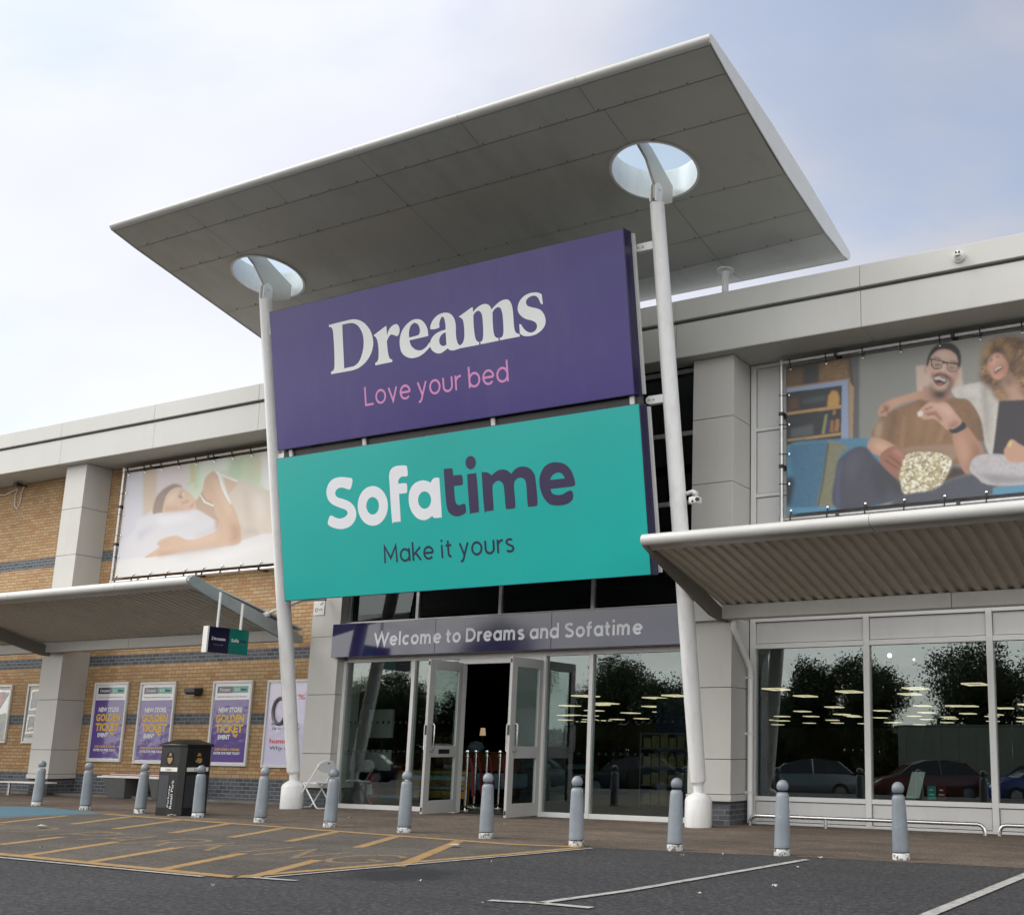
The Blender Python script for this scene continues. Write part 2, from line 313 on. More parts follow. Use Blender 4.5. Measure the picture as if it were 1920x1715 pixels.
def m_worn_paint(name, col, under, wear):
    m, t = newmat(name)
    co = t.new('ShaderNodeTexCoord').outputs['Object']
    a = t.noise(9, 6, 0.75, co); b = t.noise(70, 4, 0.7, co)
    f = t.new('ShaderNodeMapRange'); f.inputs['From Min'].default_value = 0.62 - wear; f.inputs['From Max'].default_value = 0.70 - wear * 0.6
    t.link(t.math('ADD', t.math('MULTIPLY', a, 0.62), t.math('MULTIPLY', b, 0.38)), f.inputs['Value'])
    c = t.mix(f.outputs[0], (*col, 1), (*under, 1))
    c = t.mix(0.4, c, t.ramp(b, [(0.3, (0.65, 0.65, 0.65)), (0.7, (1.2, 1.2, 1.2))]), 'MULTIPLY')
    t.link(c, t.b.inputs['Base Color']); t.b.inputs['Roughness'].default_value = 0.8
    t.bump(b, 0.5, 0.006)
m_worn_paint('yellow_paint', (0.37, 0.22, 0.075), (0.11, 0.09, 0.07), 0.12)
m_worn_paint('yellow_paint_faded', (0.30, 0.19, 0.075), (0.10, 0.088, 0.075), 0.20)
m_worn_paint('white_paint', (0.42, 0.41, 0.385), (0.10, 0.098, 0.095), 0.13)
m_worn_paint('blue_paint', (0.060, 0.150, 0.205), (0.10, 0.12, 0.13), 0.10)

def m_print(name, scale=1.0, gloss=0.45, coat=0.0, wr=0.0):
    m, t = newmat(name)
    at = t.new('ShaderNodeVertexColor'); at.layer_name = 'print'
    t.link(t.mix(1.0, at.outputs[0], (scale, scale, scale, 1), 'MULTIPLY'), t.b.inputs['Base Color'])
    t.b.inputs['Roughness'].default_value = gloss; t.b.inputs['Coat Weight'].default_value = coat; t.b.inputs['Coat Roughness'].default_value = 0.05
    if wr: t.bump(t.noise(1.1, 4, 0.55), wr, 0.05)
m_print('banner_print', 0.90, 0.5, 0.0, 0.15)
m_print('poster_print', 1.0, 0.4, 1.0, 0.25)
def m_gloss_print(name, col):
    m = mat(name, col, 0.4, var=0.05, scale=2, coat=1.0); t = NT(m)
    bp = t.new('ShaderNodeBump'); bp.inputs['Strength'].default_value = 0.25; bp.inputs['Distance'].default_value = 0.05
    t.link(t.noise(1.6, 4, 0.55), bp.inputs['Height']); t.link(bp.outputs[0], t.b.inputs['Coat Normal'])
m_gloss_print('poster_purple', srgb(74, 40, 132)); m_gloss_print('poster_white', srgb(214, 212, 218)); m_gloss_print('poster_lilac', srgb(205, 200, 226))

# ------------------------------------------------------------------ mesh helpers
class MB:
    def __init__(s): s.v = []; s.f = []; s.mi = []; s.m = 0
    def add(s, vs, fs):
        o = len(s.v); s.v += [tuple(v) for v in vs]
        for f in fs: s.f.append([i + o for i in f]); s.mi.append(s.m)
        return s
    def box(s, x0, x1, y0, y1, z0, z1):
        if x0 > x1: x0, x1 = x1, x0
        if y0 > y1: y0, y1 = y1, y0
        if z0 > z1: z0, z1 = z1, z0
        return s.add([(x0, y0, z0), (x1, y0, z0), (x1, y1, z0), (x0, y1, z0), (x0, y0, z1), (x1, y0, z1), (x1, y1, z1), (x0, y1, z1)],
                     [(0, 3, 2, 1), (4, 5, 6, 7), (0, 1, 5, 4), (1, 2, 6, 5), (2, 3, 7, 6), (3, 0, 4, 7)])
    def hexa(s, p): return s.add(p, [(0, 3, 2, 1), (4, 5, 6, 7), (0, 1, 5, 4), (1, 2, 6, 5), (2, 3, 7, 6), (3, 0, 4, 7)])
    def tube(s, pts, r, n=12, closed=False, cap=True):
        pts = [Vector(p) for p in pts]; rs = r if isinstance(r, (list, tuple)) else [r] * len(pts)
        rings = []; N = len(pts); up = None
        for i, p in enumerate(pts):
            a = pts[(i - 1) % N] if (i > 0 or closed) else p; b = pts[(i + 1) % N] if (i < N - 1 or closed) else p
            d = (b - a).normalized()
            if up is None:
                up = Vector((0, 0, 1)) if abs(d.z) < 0.9 else Vector((1, 0, 0))
            x = d.cross(up).normalized(); up = x.cross(d).normalized()
            rings.append([p + (x * math.cos(2 * math.pi * k / n) + up * math.sin(2 * math.pi * k / n)) * rs[i] for k in range(n)])
        vs = [v for g in rings for v in g]; fs = []
        for i in range(N if closed else N - 1):
            j = (i + 1) % N
            for k in range(n): fs.append((i * n + k, i * n + (k + 1) % n, j * n + (k + 1) % n, j * n + k))
        if cap and not closed: fs.append(tuple(range(n))[::-1]); fs.append(tuple((N - 1) * n + k for k in range(n)))
        return s.add(vs, fs)
    def lathe(s, prof, c=(0, 0, 0), n=24):
        vs = []; fs = []
        for (r, z) in prof:
            for k in range(n): a = 2 * math.pi * k / n; vs.append((c[0] + r * math.cos(a), c[1] + r * math.sin(a), c[2] + z))
        for i in range(len(prof) - 1):
            for k in range(n): fs.append((i * n + k, i * n + (k + 1) % n, (i + 1) * n + (k + 1) % n, (i + 1) * n + k))
        fs.append(tuple(range(n))[::-1]); fs.append(tuple((len(prof) - 1) * n + k for k in range(n)))
        return s.add(vs, fs)
    def prism_x(s, yz, x0, x1):     # closed (y,z) outline swept along x
        n = len(yz); vs = [(x0, y, z) for y, z in yz] + [(x1, y, z) for y, z in yz]
        fs = [(i, (i + 1) % n, n + (i + 1) % n, n + i) for i in range(n)] + [tuple(range(n))[::-1], tuple(range(n, 2 * n))]
        return s.add(vs, fs)
    def prism_y(s, xz, y0, y1):
        n = len(xz); vs = [(x, y0, z) for x, z in xz] + [(x, y1, z) for x, z in xz]
        fs = [(i, (i + 1) % n, n + (i + 1) % n, n + i) for i in range(n)] + [tuple(range(n))[::-1], tuple(range(n, 2 * n))]
        return s.add(vs, fs)
    def prism_z(s, xy, z0, z1):
        n = len(xy); vs = [(x, y, z0) for x, y in xy] + [(x, y, z1) for x, y in xy]
        fs = [(i, (i + 1) % n, n + (i + 1) % n, n + i) for i in range(n)] + [tuple(range(n))[::-1], tuple(range(n, 2 * n))]
        return s.add(vs, fs)
    def build(s, name, m, parent=None, bevel=0.0, smooth=35):
        me = bpy.data.meshes.new(name)
        off = parent.get('_o', (0, 0, 0)) if parent is not None else (0, 0, 0)
        me.from_pydata([(x - off[0], y - off[1], z - off[2]) for x, y, z in s.v], [], s.f)
        for k in (m if isinstance(m, (list, tuple)) else [m]): me.materials.append(MATS[k])
        me.polygons.foreach_set('material_index', s.mi)
        bm = bmesh.new(); bm.from_mesh(me); bmesh.ops.recalc_face_normals(bm, faces=bm.faces); bm.to_mesh(me); bm.free()
        if smooth:
            me.polygons.foreach_set('use_smooth', [True] * len(me.polygons)); me.set_sharp_from_angle(angle=R(smooth))
        o = bpy.data.objects.new(name, me); COL.objects.link(o)
        if parent is not None:
            o.parent = parent; o['_o'] = tuple(off)
        if bevel:
            b = o.modifiers.new('bevel', 'BEVEL'); b.width = bevel; b.segments = 2; b.limit_method = 'ANGLE'; b.angle_limit = R(50); b.harden_normals = False
        return o
def thing(name, label, cat, loc=(0, 0, 0), group=None):
    o = bpy.data.objects.new(name, None); COL.objects.link(o); o.location = loc; o.empty_display_size = 0.3
    o['_o'] = tuple(loc); o['label'] = label; o['category'] = cat
    if group: o['group'] = group
    return o
def tag(o, label, cat, group=None):
    o['label'] = label; o['category'] = cat
    if group: o['group'] = group
    return o
def struct(o): o['kind'] = 'structure'; return o
def copy_thing(root, delta, label):
    r = root.copy(); COL.objects.link(r); r.location = Vector(root.location) + Vector(delta); r['label'] = label
    for ch in list(root.children):
        c = ch.copy(); COL.objects.link(c); c.parent = r
        for g in list(ch.children):
            d = g.copy(); COL.objects.link(d); d.parent = c
    return r
def catmull(pts, closed=True, sub=6):
    n = len(pts); out = []
    rng = range(n) if closed else range(n - 1)
    for i in rng:
        p1 = pts[i]; p2 = pts[(i + 1) % n]
        p0 = pts[(i - 1) % n] if not (len(p1) > 2 and p1[2]) else p1
        p3 = pts[(i + 2) % n] if not (len(p2) > 2 and p2[2]) else p2
        if len(p1) > 2 and p1[2] and p2[2]: out.append((p1[0], p1[1])); continue
        for k in range(sub):
            t = k / sub
            out.append(tuple(0.5 * (2 * p1[a] + (p2[a] - p0[a]) * t + (2 * p0[a] - 5 * p1[a] + 4 * p2[a] - p3[a]) * t * t + (3 * p1[a] - p0[a] - 3 * p2[a] + p3[a]) * t ** 3) for a in (0, 1)))
    return out
